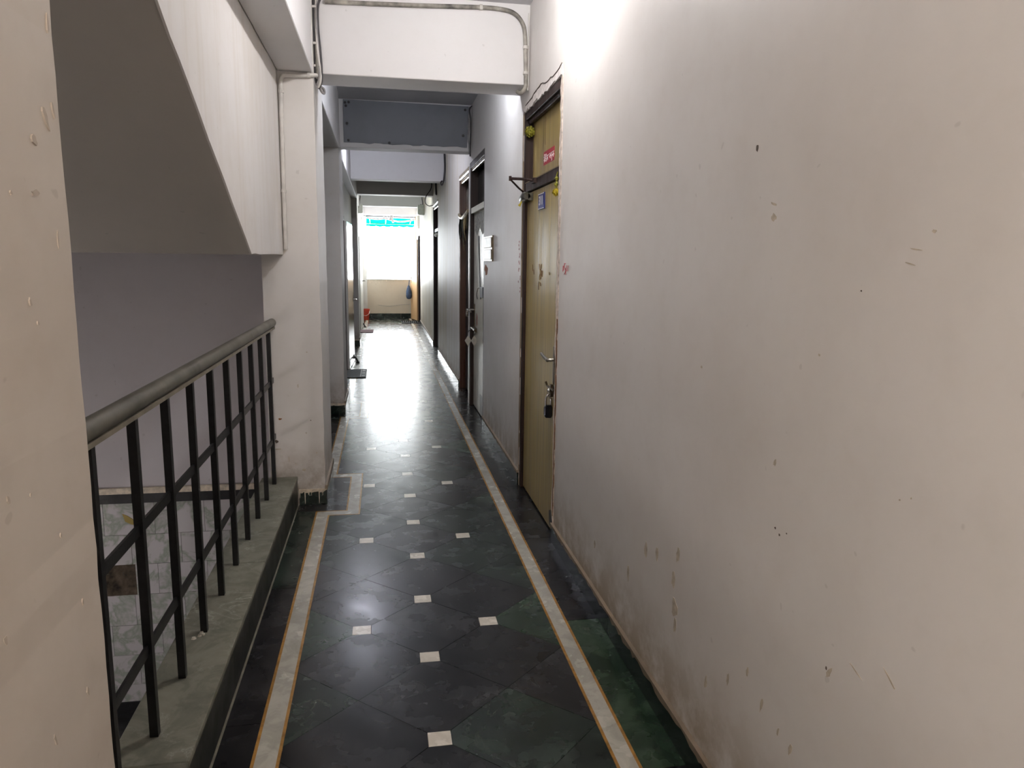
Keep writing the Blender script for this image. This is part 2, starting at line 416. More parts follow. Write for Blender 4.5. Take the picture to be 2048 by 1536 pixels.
lp_ = [(FX0, -1.5)]
for a, b in STEPS: lp_ += [(FX0, a), (-.153, a), (-.153, b), (FX0, b)]
lp_ += [(FX0, YE-.02)]
OW = .0105; BW = .088
band(lp_, 0, OW, 'border_line', ORG, .0003, 1.3); band(lp_, OW, BW-OW, 'border_strip', WHT, .0002, .62); band(lp_, BW-OW, BW, 'border_line', ORG, .0003, 1.3)
rp_ = [(FX1, -1.5), (FX1, YE-.02)]
RW = -.079
band(rp_, -OW, 0, 'border_line', ORG, .0003, 1.3); band(rp_, RW+OW, -OW, 'border_strip', WHT, .0002, .62); band(rp_, RW, RW+OW, 'border_line', ORG, .0003, 1.3)
# margins beside the walls
yy = [-1.5, -.01, .96, 1.93, 2.893, 3.861, 4.83, 5.8, 6.75, 7.85, 8.9, 10.0, 11.1, 12.2, 13.4, 14.5, 15.6, 16.7, 17.8, 18.9, YE-.01]
for k in range(len(yy)-1):
    slab('margin_tile', [(FX1-RW, yy[k]), (1.2, yy[k]), (1.2, yy[k+1]), (FX1-RW, yy[k+1])], GRNM if 1.9 < yy[k] < 2 else BLK)
LM = FX0-BW
def lslab(x0, x1, y0, y1, m=BLK): slab('margin_tile', [(x0, y0), (x1, y0), (x1, y1), (x0, y1)], m)
for a, b in ((-1.5, .2), (.2, 1.3), (1.3, 2.35), (2.35, 3.4), (3.4, 4.40)): lslab(-.54, LM, a, b, DGRN if a > 3 else BLK)
for (a, b) in STEPS:
    s = BW
    lslab(-.60 if a > 4.5 else -.54, -.153-s, a+s, b-s, BLK)
    lslab(-.60 if a > 4.5 else -.54, LM, a, a+s, DGRN); lslab(-.60, LM, b-s, b)
for a, b in ((5.29, 6.3), (6.3, 7.21), (8.07, 9.3), (9.3, 10.6), (10.6, 11.9), (11.9, 13.18), (14.07, 15.3), (15.3, 16.6), (16.6, 18.), (18., YE-.01)):
    lslab(-1.4 if a < 7 else -.74, LM, a, b, BLK)

# ------------------------------------------------------------------ CEILING, BEAMS
struct('ceiling', B().box(-1.45, 1.2, YN, YE+.2, CZ, CZ+.15), CEIL, 'flat white painted ceiling slab above the corridor', 'ceiling')
def beam(y0, y1, zb, x0, label, m=BEAM):
    return struct('ceiling_beam', B().box(x0, XR+.02, y0, y1, zb, CZ+.02), m, label, 'beam', bevel=.004)
beam(4.71, 5.01, 2.632, -.42, 'bright white crossbeam nearest, with a pipe along its top edge')
b2 = beam(7.71, 7.91, 2.645, -.42, 'crossbeam with a dark grey panel on its face')
rb = random.Random(5)
pb = [(-.345, 2.69)]+[(x, z) for x, z in jag(-.30, .88, 2.688, .006, .05, rnd=rb)]+[(.895, 3.085), (-.345, 3.095)]
mesh('grey_panel', B().prism(pb, 'y', 7.698, 7.712), BOARD, b2)
for px, pz in ((-.325, 3.065), (-.318, 3.035), (-.29, 3.07), (-.31, 2.87), (.86, 3.05), (.84, 2.80), (-.3, 2.71), (.10, 2.70)):
    mesh('nail_hole', B().lathe([(.014, 0), (.011, .006)], (px, 7.699, pz), (0, -1, 0), 8), CABK, b2)
beam(10.70, 10.95, 2.65, -.45, 'pale lilac crossbeam beyond the grey panelled beam')
beam(13.40, 13.70, 2.675, -.45, 'grey green crossbeam in front of the brightest bay')
beam(16.50, 16.75, 2.69, -.55, 'pale crossbeam second from the end window')
beam(19.40, YE+.19, 2.68, -.75, 'lintel beam right above the end window opening')
struct('long_beam', B().box(-.574, XL2, YN, 4.70, 2.615, CZ+.02), BEAM, 'beam running along the stair side above the railing', 'beam', bevel=.004)
struct('long_beam', B().box(-.574, XL2, 5.02, 7.45, 2.60, CZ+.02), BEAM, 'beam over the recess between the two nearest pillars', 'beam', bevel=.004)
struct('long_beam', B().box(-.60, XL2-.02, 8.05, 13.42, 2.60, CZ+.02), BEAM, 'beam above the open door with the grey doormat', 'beam', bevel=.004)
struct('long_beam', B().box(-.60, -.43, 14.0, YE, 2.62, CZ+.02), BEAM, 'beam above the far doorway by the red bucket', 'beam', bevel=.004)

# ------------------------------------------------------------------ RIGHT WALL with five door openings
OPEN = [(3.81, 4.855, 2.49), (6.70, 7.82, 2.545), (7.90, 8.885, 2.53), (12.20, 13.40, 2.53), (17.90, 18.95, 2.20)]
wb = B(); y = YN
def wall_x(b, x0, x1, ya, yb, opens, top):
    y = ya
    for a, c, t in opens:
        b.box(x0, x1, y, a, -.02, top); b.box(x0, x1, a, c, t, top); y = c
    b.box(x0, x1, y, yb, -.02, top)
wall_x(wb, XR, XR+.22, YN, YE+.2, OPEN, CZ+.02)
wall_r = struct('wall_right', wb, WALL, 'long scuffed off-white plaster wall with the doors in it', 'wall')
for a, c, t in OPEN: pass
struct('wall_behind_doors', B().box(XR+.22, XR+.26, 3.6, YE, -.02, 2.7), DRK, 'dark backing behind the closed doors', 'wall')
# skirting pieces with ragged plaster lips
def skirt_r(y0, y1, label):
    e = empty('baseboard_right', (XR, (y0+y1)/2, 0), label, 'skirting', None, 'structure')
    n = max(1, round((y1-y0)/1.1))
    for k in range(n):
        a, c = y0+(y1-y0)*k/n, y0+(y1-y0)*(k+1)/n
        mesh('skirting_slab', B().box(XR-.010, XR+.004, a+.001, c-.001, .001, .088), SKIRT, e)
    r = random.Random(int(y0*10)+2)
    low = jag(y0, y1, .089, .009, .03, rnd=r)
    mesh('plaster_lip', B().prism(low+[(y1, .107), (y0, .107)], 'x', XR-.015, XR+.004), PLAST, e)
    low = jag(y0, y1, .108, .004, .05, rnd=r); 
    return e
skirt_r(-1.5, 3.81, 'dark marble skirting under the long bare wall nearest')
skirt_r(4.86, 6.70, 'dark marble skirting between the olive door and the cream door')
skirt_r(8.89, 12.20, 'marble skirting between the dark doorways with a sunlit top')
skirt_r(13.41, 17.9, 'marble skirting of the last stretch of wall before the window')
# marks and damage on the wall
def blob(name, y, z, hy, hz, ang, m, parent=wall_r, x=XR, n=11, seed=0, th=.0008):
    r = random.Random(seed+int(y*1000)+int(z*77)); pts = []
    for k in range(n):
        t = 2*math.pi*k/n; q = r.uniform(.65, 1.2); u_, v_ = hy*math.cos(t)*q, hz*math.sin(t)*q
        pts.append((y+u_*math.cos(ang)-v_*math.sin(ang), z+u_*math.sin(ang)+v_*math.cos(ang)))
    return mesh(name, B().prism(pts, 'x', x-th, x+.001), m, parent)
for (y, z, hy, hz, a, m) in [(1.752, 1.836, .005, .008, 0, SCUD), (1.653, 1.693, .014, .003, .3, SCUF), (1.649, 1.662, .012, .009, .2, SCUF),
    (2.12, .53, .007, .034, .1, SCUF), (2.10, .44, .012, .035, -.1, SCUF), (2.09, .385, .006, .026, 0, SCUF), (2.375, .53, .008, .03, -.15, SCUF), (2.27, .56, .006, .025, -.1, SCUF),
    (2.095, .625, .007, .028, .1, SCUF), (1.29, .696, .003, .017, .5, SCUF), (1.30, .70, .003, .004, 0, SCUD), (1.21, .749, .024, .0018, .35, SCUF), (1.111, .787, .024, .0018, .6, SCUF),
    (1.541, .457, .003, .022, .25, SCUF), (1.405, .43, .003, .016, .25, SCUF), (1.46, .44, .002, .012, .2, SCUF), (1.563, 1.081, .003, .010, .35, SCUF), (1.299, 1.502, .002, .002, 0, SCUD),
    (1.107, 1.142, .002, .002, 0, SCUF), (1.135, 1.13, .002, .002, 0, SCUF), (1.54, .925, .003, .003, 0, SCUD), (1.52, .915, .003, .003, 0, SCUD), (1.49, .93, .002, .002, 0, SCUD), (1.16, 1.58, .016, .0015, .1, SCUF),
    (1.17, 1.555, .014, .0012, .2, SCUF), (1.12, 1.61, .006, .003, 0, SCUF), (2.55, .36, .006, .03, 0, SCUF), (1.72, .42, .003, .018, .1, SCUF), (1.62, .50, .003, .014, .2, SCUF), (1.85, .33, .004, .022, .1, SCUF), (3.0, .30, .006, .02, 0, SCUF), (2.0, 1.25, .006, .004, 0, SCUF),
    (1.42, 1.36, .004, .003, 0, SCUF), (3.80, 2.06, .008, .010, 0, SCUD)]:
    blob('scuff_mark', y, z, hy*(2.0 if m is SCUF and hz > hy else 1), hz, a, m)
blob('rust_stain', 6.55, 1.47, .10, .05, 0, plain('rust_stain_colour', (.36, .14, .06), .8, var=.3, vscale=40))
def stroke(b, pts, r=.0035, x=XR):
    b.tube([(x-.0003, p[0], p[1]) for p in pts], r, 5)
rb = B()
for q in ([(3.715, 1.500), (3.712, 1.531)], [(3.702, 1.506), (3.699, 1.529)], [(3.690, 1.528), (3.684, 1.544)], [(3.66, 1.542), (3.682, 1.541), (3.683, 1.524), (3.668, 1.517), (3.658, 1.508), (3.664, 1.497), (3.676, 1.492), (3.685, 1.487)],
          [(3.655, 1.52), (3.672, 1.512)], [(3.655, 1.515), (3.652, 1.485)], [(3.635, 1.503), (3.634, 1.533)], [(3.612, 1.504), (3.608, 1.533)]):
    stroke(rb, [(p[0], p[1]) for p in q], .0021)
mesh('red_handwriting', rb, REDC, wall_r)
rb = B(); r = random.Random(4)
for k in range(14):
    y, z = 4.92+r.uniform(-.03, .05), 1.35+k*.025+r.uniform(-.01, .01); stroke(rb, [(y, z), (y+r.uniform(-.01, .01), z+.012)], .003)
mesh('red_speckle', rb, plain('faded_red', (.38, .16, .17), .8), wall_r)

# ------------------------------------------------------------------ LEFT SIDE: pillars, walls
def rough_pillar(x0, x1, y0, y1, z0, z1, amp=.003, dz=.06, seed=1):
    r = random.Random(seed); n = int((z1-z0)/dz); v = []; f = []
    for k in range(n+1):
        z = z0+(z1-z0)*k/n; j = lambda: r.uniform(-amp, amp)
        v += [(x0, y0+j()*.3, z), (x1+j(), y0+j()*.5, z), (x1+j()*.5, y1, z), (x0, y1, z)]
    for k in range(n):
        for c in range(4): f.append((4*k+c, 4*k+(c+1) % 4, 4*k+4+(c+1) % 4, 4*k+4+c))
    f += [(3, 2, 1, 0), tuple(4*n+c for c in range(4))]
    return B().add(v, f)
nw = struct('wall_left', rough_pillar(-1.1, -.45, YN, 1.19, -.02, CZ+.02, .0022, .05, 2), NEARP, 'warm beige plaster wall end nearest, in front of the stair railing', 'wall')
SCN = plain('scuff_near_wall', (.45, .39, .33), .8, var=.15, vscale=30)
for (y, z, hy, hz, a) in [(1.142, 1.735, .005, .018, .5), (1.091, 1.631, .012, .004, .2), (1.148, 1.571, .003, .012, 0), (1.023, 1.625, .003, .003, 0), (1.175, 1.866, .003, .016, 0), (1.169, 1.75, .003, .012, .3), (1.047, 1.489, .003, .007, .3), (1.063, 1.461, .002, .004, .2), (.941, 1.257, .003, .006, .4), (.997, 1.245, .002, .003, 0), (.902, 1.095, .004, .007, .2), (.999, .895, .003, .010, .3), (1.123, 1.036, .002, .006, 0), (1.071, 1.162, .002, .004, 0), (1.113, .898, .004, .009, .2), (1.10, 1.70, .010, .006, -.4)]:
    r = random.Random(int(z*997)); pts = []
    for k in range(10):
        t = 2*math.pi*k/10; q = r.uniform(.6, 1.2); u_, v_ = hy*math.cos(t)*q, hz*math.sin(t)*q
        pts.append((y+u_*math.cos(a)-v_*math.sin(a), z+u_*math.sin(a)+v_*math.cos(a)))
    mesh('scuff_mark', B().prism(pts, 'x', -.455, -.4486), SCN, nw)
p1 = struct('pillar', rough_pillar(-.705, -.372, 4.625, 5.27, -.02, CZ+.02, .0018, .07, 3), WALLL, 'white plaster pillar at the end of the stair railing', 'pillar')
p2 = struct('pillar', rough_pillar(-1.4, -.385, 7.43, 8.05, -.02, CZ+.02, .0018, .07, 4), WALLL, 'blue grey shaded pillar just behind the railing pillar', 'pillar')
p3 = struct('pillar', rough_pillar(-.75, -.405, 13.40, 14.05, -.02, CZ+.02, .0018, .1, 5), WALLL, 'shaded grey pillar beyond the open glossy door', 'pillar')
lw = B(); wall_x(lw, -.74, XL, 8.05, 13.40, [(9.50, 10.42, 2.10)], 2.62); wall_x(lw, -.74, XL, 14.05, YE+.2, [(15.60, 16.50, 2.08)], 2.64)
struct('wall_left', lw, FARW, 'recessed white wall with the two open doors', 'wall')
struct('wall_left', B().box(-.80, -.74, 8.05, YE+.2, -.02, 2.7), DRK, 'dark panel standing in for the shade inside the open doorways', 'wall')  # dark sheet paints the shade of the rooms behind
struct('wall_left', B().box(-1.45, -1.4, 5.2, 7.5, -.02, CZ), WALLL, 'side wall of the recess behind the railing pillar', 'wall')
def skirt_pillar(x0, x1, y0, y1, label, seed, h=.098):
    e = empty('baseboard_left', ((x0+x1)/2, (y0+y1)/2, 0), label, 'skirting', None, 'structure')
    mesh('skirting_slab', B().box(x0, x1+.008, y0-.008, y0+.003, .001, h), SKIRT, e)
    mesh('skirting_slab', B().box(x1-.003, x1+.008, y0-.0085, y1, .001, h), SKIRT, e)
    r = random.Random(seed); pts = []; x = x0
    while x < x1+.008:
        pts.append((x, h-.012+r.uniform(-.006, .004)))
        if r.random() < .42:
            d = r.choice([.006, .010, .016, .03, .07]); wd = r.uniform(.0015, .0035)
            pts += [(x+wd*.6, h-.02), (x+wd, h-.02-d*.9), (x+wd*1.6, h-.02-d), (x+wd*2.2, h-.02-d*.9), (x+wd*2.8, h-.016)]; x += wd*3
        x += r.uniform(.008, .03)
    pts = [(min(a, x1+.012), max(b, .004)) for a, b in pts]
    mesh('paint_drip', B().prism(pts+[(x1+.012, h+.006), (x0, h+.006)], 'y', y0-.0125, y0-.002), DRIP, e)
    low = jag(y0-.012, y1, h-.006, .006, .04, rnd=r)
    mesh('plaster_lip', B().prism(low+[(y1, h+.03), (y0-.012, h+.03)], 'x', x1-.003, x1+.012), PLAST, e)
skirt_pillar(-.535, -.372, 4.625, 5.27, 'dark skirting with cream paint drips under the railing pillar', 4)
skirt_pillar(-.85, -.385, 7.43, 8.05, 'dark skirting with paint drips under the blue grey pillar', 9, .105)
skirt_pillar(-.60, -.405, 13.40, 14.05, 'dark skirting under the far grey pillar', 12, .12)
for (x, z, hx, hz, m) in [(-.635, .563, .012, .006, plain('chip_brown', (.25, .10, .03), .8)), (-.66, .42, .012, .012, SCUD), (-.655, .37, .02, .004, SCUF), (-.46, .98, .006, .004, SCUF), (-.48, .47, .004, .006, SCUF), (-.50, .23, .014, .008, SCUF), (-.59, .30, .004, .02, SCUF), (-.55, .27, .003, .008, SCUF), (-.45, .55, .003, .004, SCUD), (-.52, .77, .004, .014, SCUF), (-.42, .34, .005, .005, SCUF)]:
    r = random.Random(int(z*999)); pts = [(x+hx*math.cos(k*.7)*r.uniform(.6, 1.2), z+hz*math.sin(k*.7)*r.uniform(.6, 1.2)) for k in range(9)]
    mesh('scuff_mark', B().prism(pts, 'y', 4.6215, 4.628), m, p1)

# end wall, window opening
ew = B().box(-.75, XR+.22, YE, YE+.19, -.02, 1.02).box(-.75, -.37, YE, YE+.19, 1.02, CZ).box(.885, XR+.22, YE, YE+.19, 1.02, CZ)
we = struct('wall_end', ew, PARAP, 'beige parapet wall under the bright open window', 'wall')
mesh('parapet_cap', B().box(-.37, .885, YE-.015, YE+.20, 1.02, 1.035), WHT, we)
r = random.Random(2)
for k in range(6):
    x = -.33+k*.085+r.uniform(-.02, .02); mesh('paint_drip', B().prism([(x, 1.018), (x+.004, .93+r.uniform(-.03, .03)), (x+.018, .94+r.uniform(-.03, .03)), (x+.024, 1.018)], 'y', YE-.003, YE+.002), DRIP, we)
struct('wall_end', B().box(-.62, -.37, YE-.012, YE+.001, .0, CZ-.03), FARW, 'narrow pale wall strip beside the window over the bucket', 'wall')
bb = empty('baseboard_end', (.2, YE, 0), 'dark marble skirting along the foot of the parapet', 'skirting', None, 'structure')
for k in range(3): mesh('skirting_slab', B().box(-.36+k*.43, -.362+(k+1)*.43, YE-.012, YE+.002, .001, .135), SKIRT, bb)

# ------------------------------------------------------------------ STAIRWELL
bw = B().box(-3.0, -.70, YB, YB+.15, -.02, 3.6)
struct('wall_stairwell', bw, STAIRW, 'shadowed lilac grey back wall of the stairwell', 'wall')
tw = empty('wall_stairwell_tiled', (-1.85, YB, -1.6), 'glazed tiled lower back wall of the stairwell below the railing', 'wall', None, 'structure')
mesh('tile_bed', B().box(-3.0, -.70, YB+.006, YB+.15, -1.75, -.02), BED, tw)
mesh('dado_band', B().box(-3.0, -.76, YB-.022, YB+.006, -.073, -.008), STEPM, tw)
mesh('dado_ledge', B().box(-3.0, -.76, YB-.024, YB+.006, -.008, .030), DRIP, tw)
rows = [-.075, -.300, -.512, -.730, -.950, -1.170, -1.392, -1.52]
HOLE = (-1.875, -1.68, -.512, -.76)
for k in range(len(rows)-1):
    zt, zb = rows[k], rows[k+1]; off = -1.85 if k % 2 == 0 else -1.69
    for i in range(-4, 5):
        a, c = off+i*.318, off+(i+1)*.318
        a, c = max(a, -3.0), min(c, -.765)
        if c-a < .02: continue
        z2 = zb
        if k == 2 and a < -1.70 and c > -1.9:      # broken-out tile
            mesh('wall_tile', B().box(-1.674, min(c, -1.37)-.001, YB-.001, YB+.007, zb+.0014, zt-.0014), GLZ, tw) if c > -1.67 else None
            if a < -1.90: mesh('wall_tile', B().box(a+.001, -1.88, YB-.001, YB+.007, zb+.0014, zt-.0014), GLZ, tw)
            continue
        mesh('wall_tile', B().box(a+.0014, c-.0014, YB-.001, YB+.007, zb+.0014, zt-.0014), GLZ, tw)
r = random.Random(8); rbv = B()
NX, NZ = 12, 12; vv = []; ff = []
for a in range(NX+1):
    for c in range(NZ+1): vv.append((-1.89+.23*a/NX, YB+.0065-r.uniform(0, .006), -.76+.25*c/NZ))
for a in range(NX):
    for c in range(NZ): ff.append((a*(NZ+1)+c, (a+1)*(NZ+1)+c, (a+1)*(NZ+1)+c+1, a*(NZ+1)+c+1))
mesh('bare_mortar', B().add(vv, ff), plain('bare_mortar_brown', (.085, .065, .045), .9, var=.8, vscale=14, bump_s=.6), tw)
mesh('skirting_slab', B().box(-3.0, -.765, YB-.012, YB+.006, -1.60, -1.52), STEPM, tw)
lf = B().prism([(-1.73, -.15), (-1.70, -.165), (-1.655, -.20), (-1.64, -.235), (-1.68, -.225), (-1.715, -.205)], 'y', YB-.006, YB-.0015)
tag(mesh('yellow_leaf', lf, plain('leaf_yellow', (.40, .30, .08), .6)), 'yellowed leaf stuck on the tiled stair wall', 'leaf')
struct('wall_stairwell', B().box(-3.1, -3.0, -1.3, YB+.15, -3.2, 3.6), STAIRW, 'far side wall of the stairwell', 'wall')
struct('wall_stairwell', B().box(-3.1, -1.0, -1.4, -1.3, -3.2, 3.6), STAIRW, 'near end wall of the stairwell', 'wall')
struct('ceiling', B().box(-3.1, -.5, -1.4, YB+.15, 3.24, 3.7), CEIL, 'ceiling over the stairwell', 'ceiling')
struct('floor_lower', B().box(-3.2, -.7, -1.5, YB+.2, -3.4, -3.2), BED, 'dark floor at the bottom of the stairwell', 'floor')
struct('wall_stairwell', B().box(-3.0, -.70, YB, YB+.15, -3.25, -1.74), STAIRW, 'back wall under the lower landing', 'wall')
struct('stair_well_side', B().box(-.765, -.745, -1.4, YB, -3.25, -.01), STAIRW, 'wall face below the kerb of the railing', 'wall')
# upper flight: sloping slab, landing, steps hidden above; side panel lit by the lamp
SL = .507
y_top = .42; z_at = lambda y: 1.568+SL*(3.52-y)
uf = B().prism([(YB, 1.568), (3.52, 1.568), (y_top, z_at(y_top)), (y_top, z_at(y_top)+.2), (3.45, 1.568+.2), (YB, 1.568+.2)], 'x', -2.0, -.583)
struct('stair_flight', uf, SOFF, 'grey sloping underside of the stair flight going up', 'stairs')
r = random.Random(6)
low = [(4.64, 1.572)]+[(y, 1.570+r.uniform(-.004, .003)) for y in (4.4, 4.2, 4.05, 3.9, 3.75, 3.6)]+[(3.51, 1.566)]
t = 3.40
while t > y_top: low.append((t, z_at(t)-.002+r.uniform(-.006, .004))); t -= r.uniform(.06, .16)
low += [(y_top, z_at(y_top))]
struct('stair_side_panel', B().prism(low+[(y_top, CZ+.02), (4.64, CZ+.02)], 'x', -.5835, -.576), PANEL, 'white sloping stair side panel under the beam', 'stair panel')
# lower flight and landing
struct('stair_landing', B().box(-3.0, -.765, 3.5, YB, -1.78, -1.60), STEPM, 'dark granite landing at the bottom of the tiled wall', 'landing')
sf = empty('stair_flight', (-1.4, 2.0, -1.6), 'dark granite steps rising beside the railing kerb', 'stairs', None, 'structure')
for k in range(10):
    mesh('step', B().box(-2.0, -.767, 3.5-.31*(k+1), 3.5-.31*k+.02, -1.78+.16*k, -1.60+.16*(k+1)), STEPM, sf)
struct('floor_stairhead', B().box(-3.0, -1.1, -1.3, .42, -.2, 0), BLK, 'floor at the head of the stairs behind the near wall', 'floor')

# kerb
kb = empty('kerb', (-.645, 2.8, 0), 'low dusty green marble kerb that carries the railing', 'kerb', None, 'structure')
for a, c in ((1.0, 1.92), (1.92, 3.28), (3.28, 4.622)):
    mesh('kerb_top', B().box(-.757, -.540, a+.001, c-.001, KZ-.022, KZ), KERBT, kb, bevel=.0025)
for a, c in ((1.0, 2.55), (2.55, 4.622)): mesh('kerb_side', B().box(-.556, -.543, a+.0008, c-.0008, 0, KZ-.0225), KERBS, kb)
mesh('kerb_core', B().box(-.755, -.556, 1.0, 4.62, -.2, KZ-.0225), BED, kb)
mesh('mortar_line', B().prism([(-.543, .0), (-.537, .0), (-.543, .006)], 'y', 1.0, 4.60), plain('mortar_line_cream', (.15, .14, .11), .7, var=.3), kb)
r = random.Random(11); ch = B()
for k in range(5): ch.lathe([(.012*r.uniform(.4, 1), 0), (.006, .006)], (-.672+r.uniform(-.02, .02), 2.62+r.uniform(-.03, .03), KZ), (0, 0, 1), 6)
mesh('plaster_crumb', ch, INL, kb)

# railing
rail = empty('stair_railing', (-.66, 2.8, KZ), 'black iron stair railing with a round grey handrail', 'railing')
hp = [(-.657, y, 1.164) for y in (.9, 1.5, 2.2, 2.9, 3.6, 4.2, 4.60)]
mesh('handrail', B().tube(hp, .0255, 18), RAILM, rail, smooth=40)
mesh('under_bar', B().box(-.672, -.640, .9, 4.60, 1.127, 1.140), RAILU, rail)
for k in range(-3, 9):
    y = 2.055+.3027*k
    mesh('baluster', B().box(-.674, -.651, y-.0115, y+.0115, KZ-.001, 1.128), IRON, rail)
mesh('cross_bar', B().box(-.667, -.659, .9, 4.60, .797, .829), IRON, rail)
mesh('cross_bar', B().box(-.667, -.659, .9, 4.60, .445, .477), IRON, rail)

# ------------------------------------------------------------------ DOORS
def frame_r(e, y0, y1, zt, m, d=.10, jw=.05, near=True, x=XR+.003):
    if near: mesh('door_jamb', B().box(x, x+d, y0, y0+jw, 0, zt), m, e, bevel=.003)
    mesh('door_jamb', B().box(x, x+d, y1-jw, y1, 0, zt), m, e, bevel=.003)
    mesh('door_head', B().box(x, x+d, y0+jw, y1-jw, zt-jw, zt), m, e, bevel=.003)
# --- door 1: olive laminate, number plate
d1 = empty('door_1', (XR+.03, 4.33, 0), 'olive wood laminate door with a blue number plate', 'door', None, 'structure')
frame_r(d1, 3.81, 4.855, 2.49, FRM, .14, .05)
leaf = mesh('door_leaf', B().box(.947, .985, 3.862, 4.803, .012, 1.985), LAM, d1, bevel=.002)
mesh('transom_panel', B().box(.979, .995, 3.862, 4.803, 2.046, 2.438), LAM, d1)
mesh('transom_rail', B().box(.931, 1.03, 3.862, 4.803, 1.990, 2.048), FRM, d1, bevel=.003)
mesh('rail_edge', B().box(.929, .935, 3.862, 4.803, 2.047, 2.052), PLAST, d1)
mesh('head_moulding', B().box(.945, .975, 3.862, 4.803, 2.415, 2.442), FRM, d1, bevel=.004)
mesh('panel_scratch', B().box(.9785, .9795, 4.440, 4.446, 2.24, 2.40), BRNC, d1)
r = random.Random(21)
# broken plaster around the frame
pts = [(y, 2.492+r.uniform(-.012, .008)) for y in [3.80+.035*k for k in range(31)]]; top = [(y, 2.535+.01*math.sin(y*9)+r.uniform(-.006, .006)) for y in [4.87-.05*k for k in range(22)]]
mesh('plaster_edge', B().prism(pts+top, 'x', XR-.006, XR+.003), plain('fresh_plaster', (.70, .66, .64), .8, var=.25, vscale=40), d1)
crk = B(); crk.tube([(XR-.0062, y, 2.538+.012*math.sin(y*9)+r.uniform(-.006, .006)) for y in [3.82+.05*k for k in range(20)]], .0035, 5); mesh('plaster_crack', crk, SCUD, d1)
lft = [(3.795+r.uniform(-.004, .004), z) for z in [.09+.06*k for k in range(41)]]; rgt = [(3.835+r.uniform(-.014, .012), z) for z in [2.48-.05*k for k in range(48)]]
mesh('plaster_edge', B().prism(lft+rgt, 'x', XR-.005, XR+.006), plain('plaster_rim', (.60, .52, .46), .8, var=.35, vscale=35), d1)
crk = B(); crk.tube([(XR-.005, 3.797+r.uniform(-.004, .004), z) for z in [.15+.05*k for k in range(23)]], .0035, 5); mesh('plaster_crack', crk, BRNC, d1)
lft = [(4.855+r.uniform(-.008, .004), z) for z in [.1+.07*k for k in range(35)]]; rgt = [(4.872+r.uniform(-.004, .006), z) for z in [2.5-.07*k for k in range(35)]]
mesh('plaster_edge', B().prism(lft+rgt, 'x', XR-.003, XR+.004), PLAST, d1)
np_ = mesh('number_plate', B().box(.940, .9465, 4.272, 4.437, 1.857, 1.951), BLUE, d1)
mesh('plate_face', B().box(.9390, .9402, 4.278, 4.431, 1.862, 1.946), BLUE, np_)
mesh('plate_border', B().box(.9386, .9392, 4.274, 4.435, 1.944, 1.949).box(.9386, .9392, 4.274, 4.435, 1.859, 1.864), WHITE, np_)
text_mesh('plate_number', '311', .074, WHITE, on_right(.9388, 4.356, 1.905), np_, 1.0)
st = mesh('name_sticker', B().box(.9778, .9792, 4.197, 4.480, 2.122, 2.200), RED, d1)
sb = B()
def S2(pts, rr=.0019): sb.tube([(.9776, y, z) for y, z in pts], rr, 5)
S2([(4.468, 2.169), (4.345, 2.170)], .0028); S2([(4.328, 2.171), (4.205, 2.172)], .0028)
for y in (4.455, 4.430, 4.392, 4.360): S2([(y, 2.168), (y, 2.141)])
S2([(4.468, 2.150), (4.455, 2.158), (4.448, 2.146), (4.458, 2.139)]); S2([(4.418, 2.160), (4.405, 2.152), (4.416, 2.143), (4.402, 2.139)]); S2([(4.385, 2.150), (4.372, 2.158), (4.366, 2.149)]); S2([(4.462, 2.175), (4.450, 2.186), (4.438, 2.176)]); S2([(4.420, 2.175), (4.41, 2.183), (4.40, 2.176)])
for y in (4.300, 4.262, 4.222): S2([(y, 2.170), (y, 2.143)])
S2([(4.318, 2.162), (4.310, 2.150), (4.300, 2.152)]); S2([(4.288, 2.162), (4.275, 2.152), (4.262, 2.156)]); S2([(4.250, 2.162), (4.238, 2.150), (4.224, 2.158)]); S2([(4.262, 2.143), (4.255, 2.130), (4.270, 2.127)]); S2([(4.214, 2.162), (4.205, 2.152)])
mesh('sticker_lettering', sb, WHITE, st)
# handmade brown mark on the leaf
mb = B()
for q in ([(4.405, 1.535), (4.392, 1.505), (4.375, 1.500)], [(4.345, 1.535), (4.355, 1.505), (4.375, 1.500), (4.372, 1.48), (4.39, 1.46), (4.385, 1.44)], [(4.375, 1.48), (4.35, 1.47), (4.355, 1.445)], [(4.33, 1.50), (4.328, 1.465)], [(4.318, 1.495), (4.316, 1.46)], [(4.40, 1.43), (4.41, 1.40), (4.405, 1.38)], [(4.36, 1.425), (4.35, 1.405)], [(4.60, 1.53), (4.59, 1.49)], [(4.56, 1.50), (4.55, 1.47)], [(4.13, 1.49), (4.12, 1.475)]):
    mb.tube([(.9468, a, b) for a, b in q], .0022, 5)
mesh('brown_handwriting', mb, BRNC, leaf)
# lever handle, latch
hd = mesh('handle_plate', B().box(.940, .9475, 3.928, 3.962, .872, 1.085), BRS, leaf, bevel=.002)
lv = B().tube([(.944, 3.945, 1.010), (.915, 3.945, 1.008), (.905, 3.955, 1.008)], .009, 10).tube([(.907, 3.948, 1.006), (.898, 4.00, 1.018), (.894, 4.055, 1.032)], [.010, .0095, .0085], 10)
mesh('lever', lv, STL, leaf, smooth=50)
hs = B().box(.936, .9475, 3.90, 3.99, .815, .86).tube([(.930, 3.87, .846), (.930, 4.05, .846)], .007, 8).tube([(.930, 4.045, .846), (.922, 4.05, .87)], .006, 8).box(.925, .94, 3.935, 3.960, .80, .87)
mesh('latch_bolt', hs, BRS, leaf, smooth=40)
mesh('latch_knob', B().lathe([(.004, 0), (.011, .006), (.012, .014), (.006, .022)], (.930, 3.945, .836), (-1, 0, 0), 12), CHR, leaf, smooth=50)
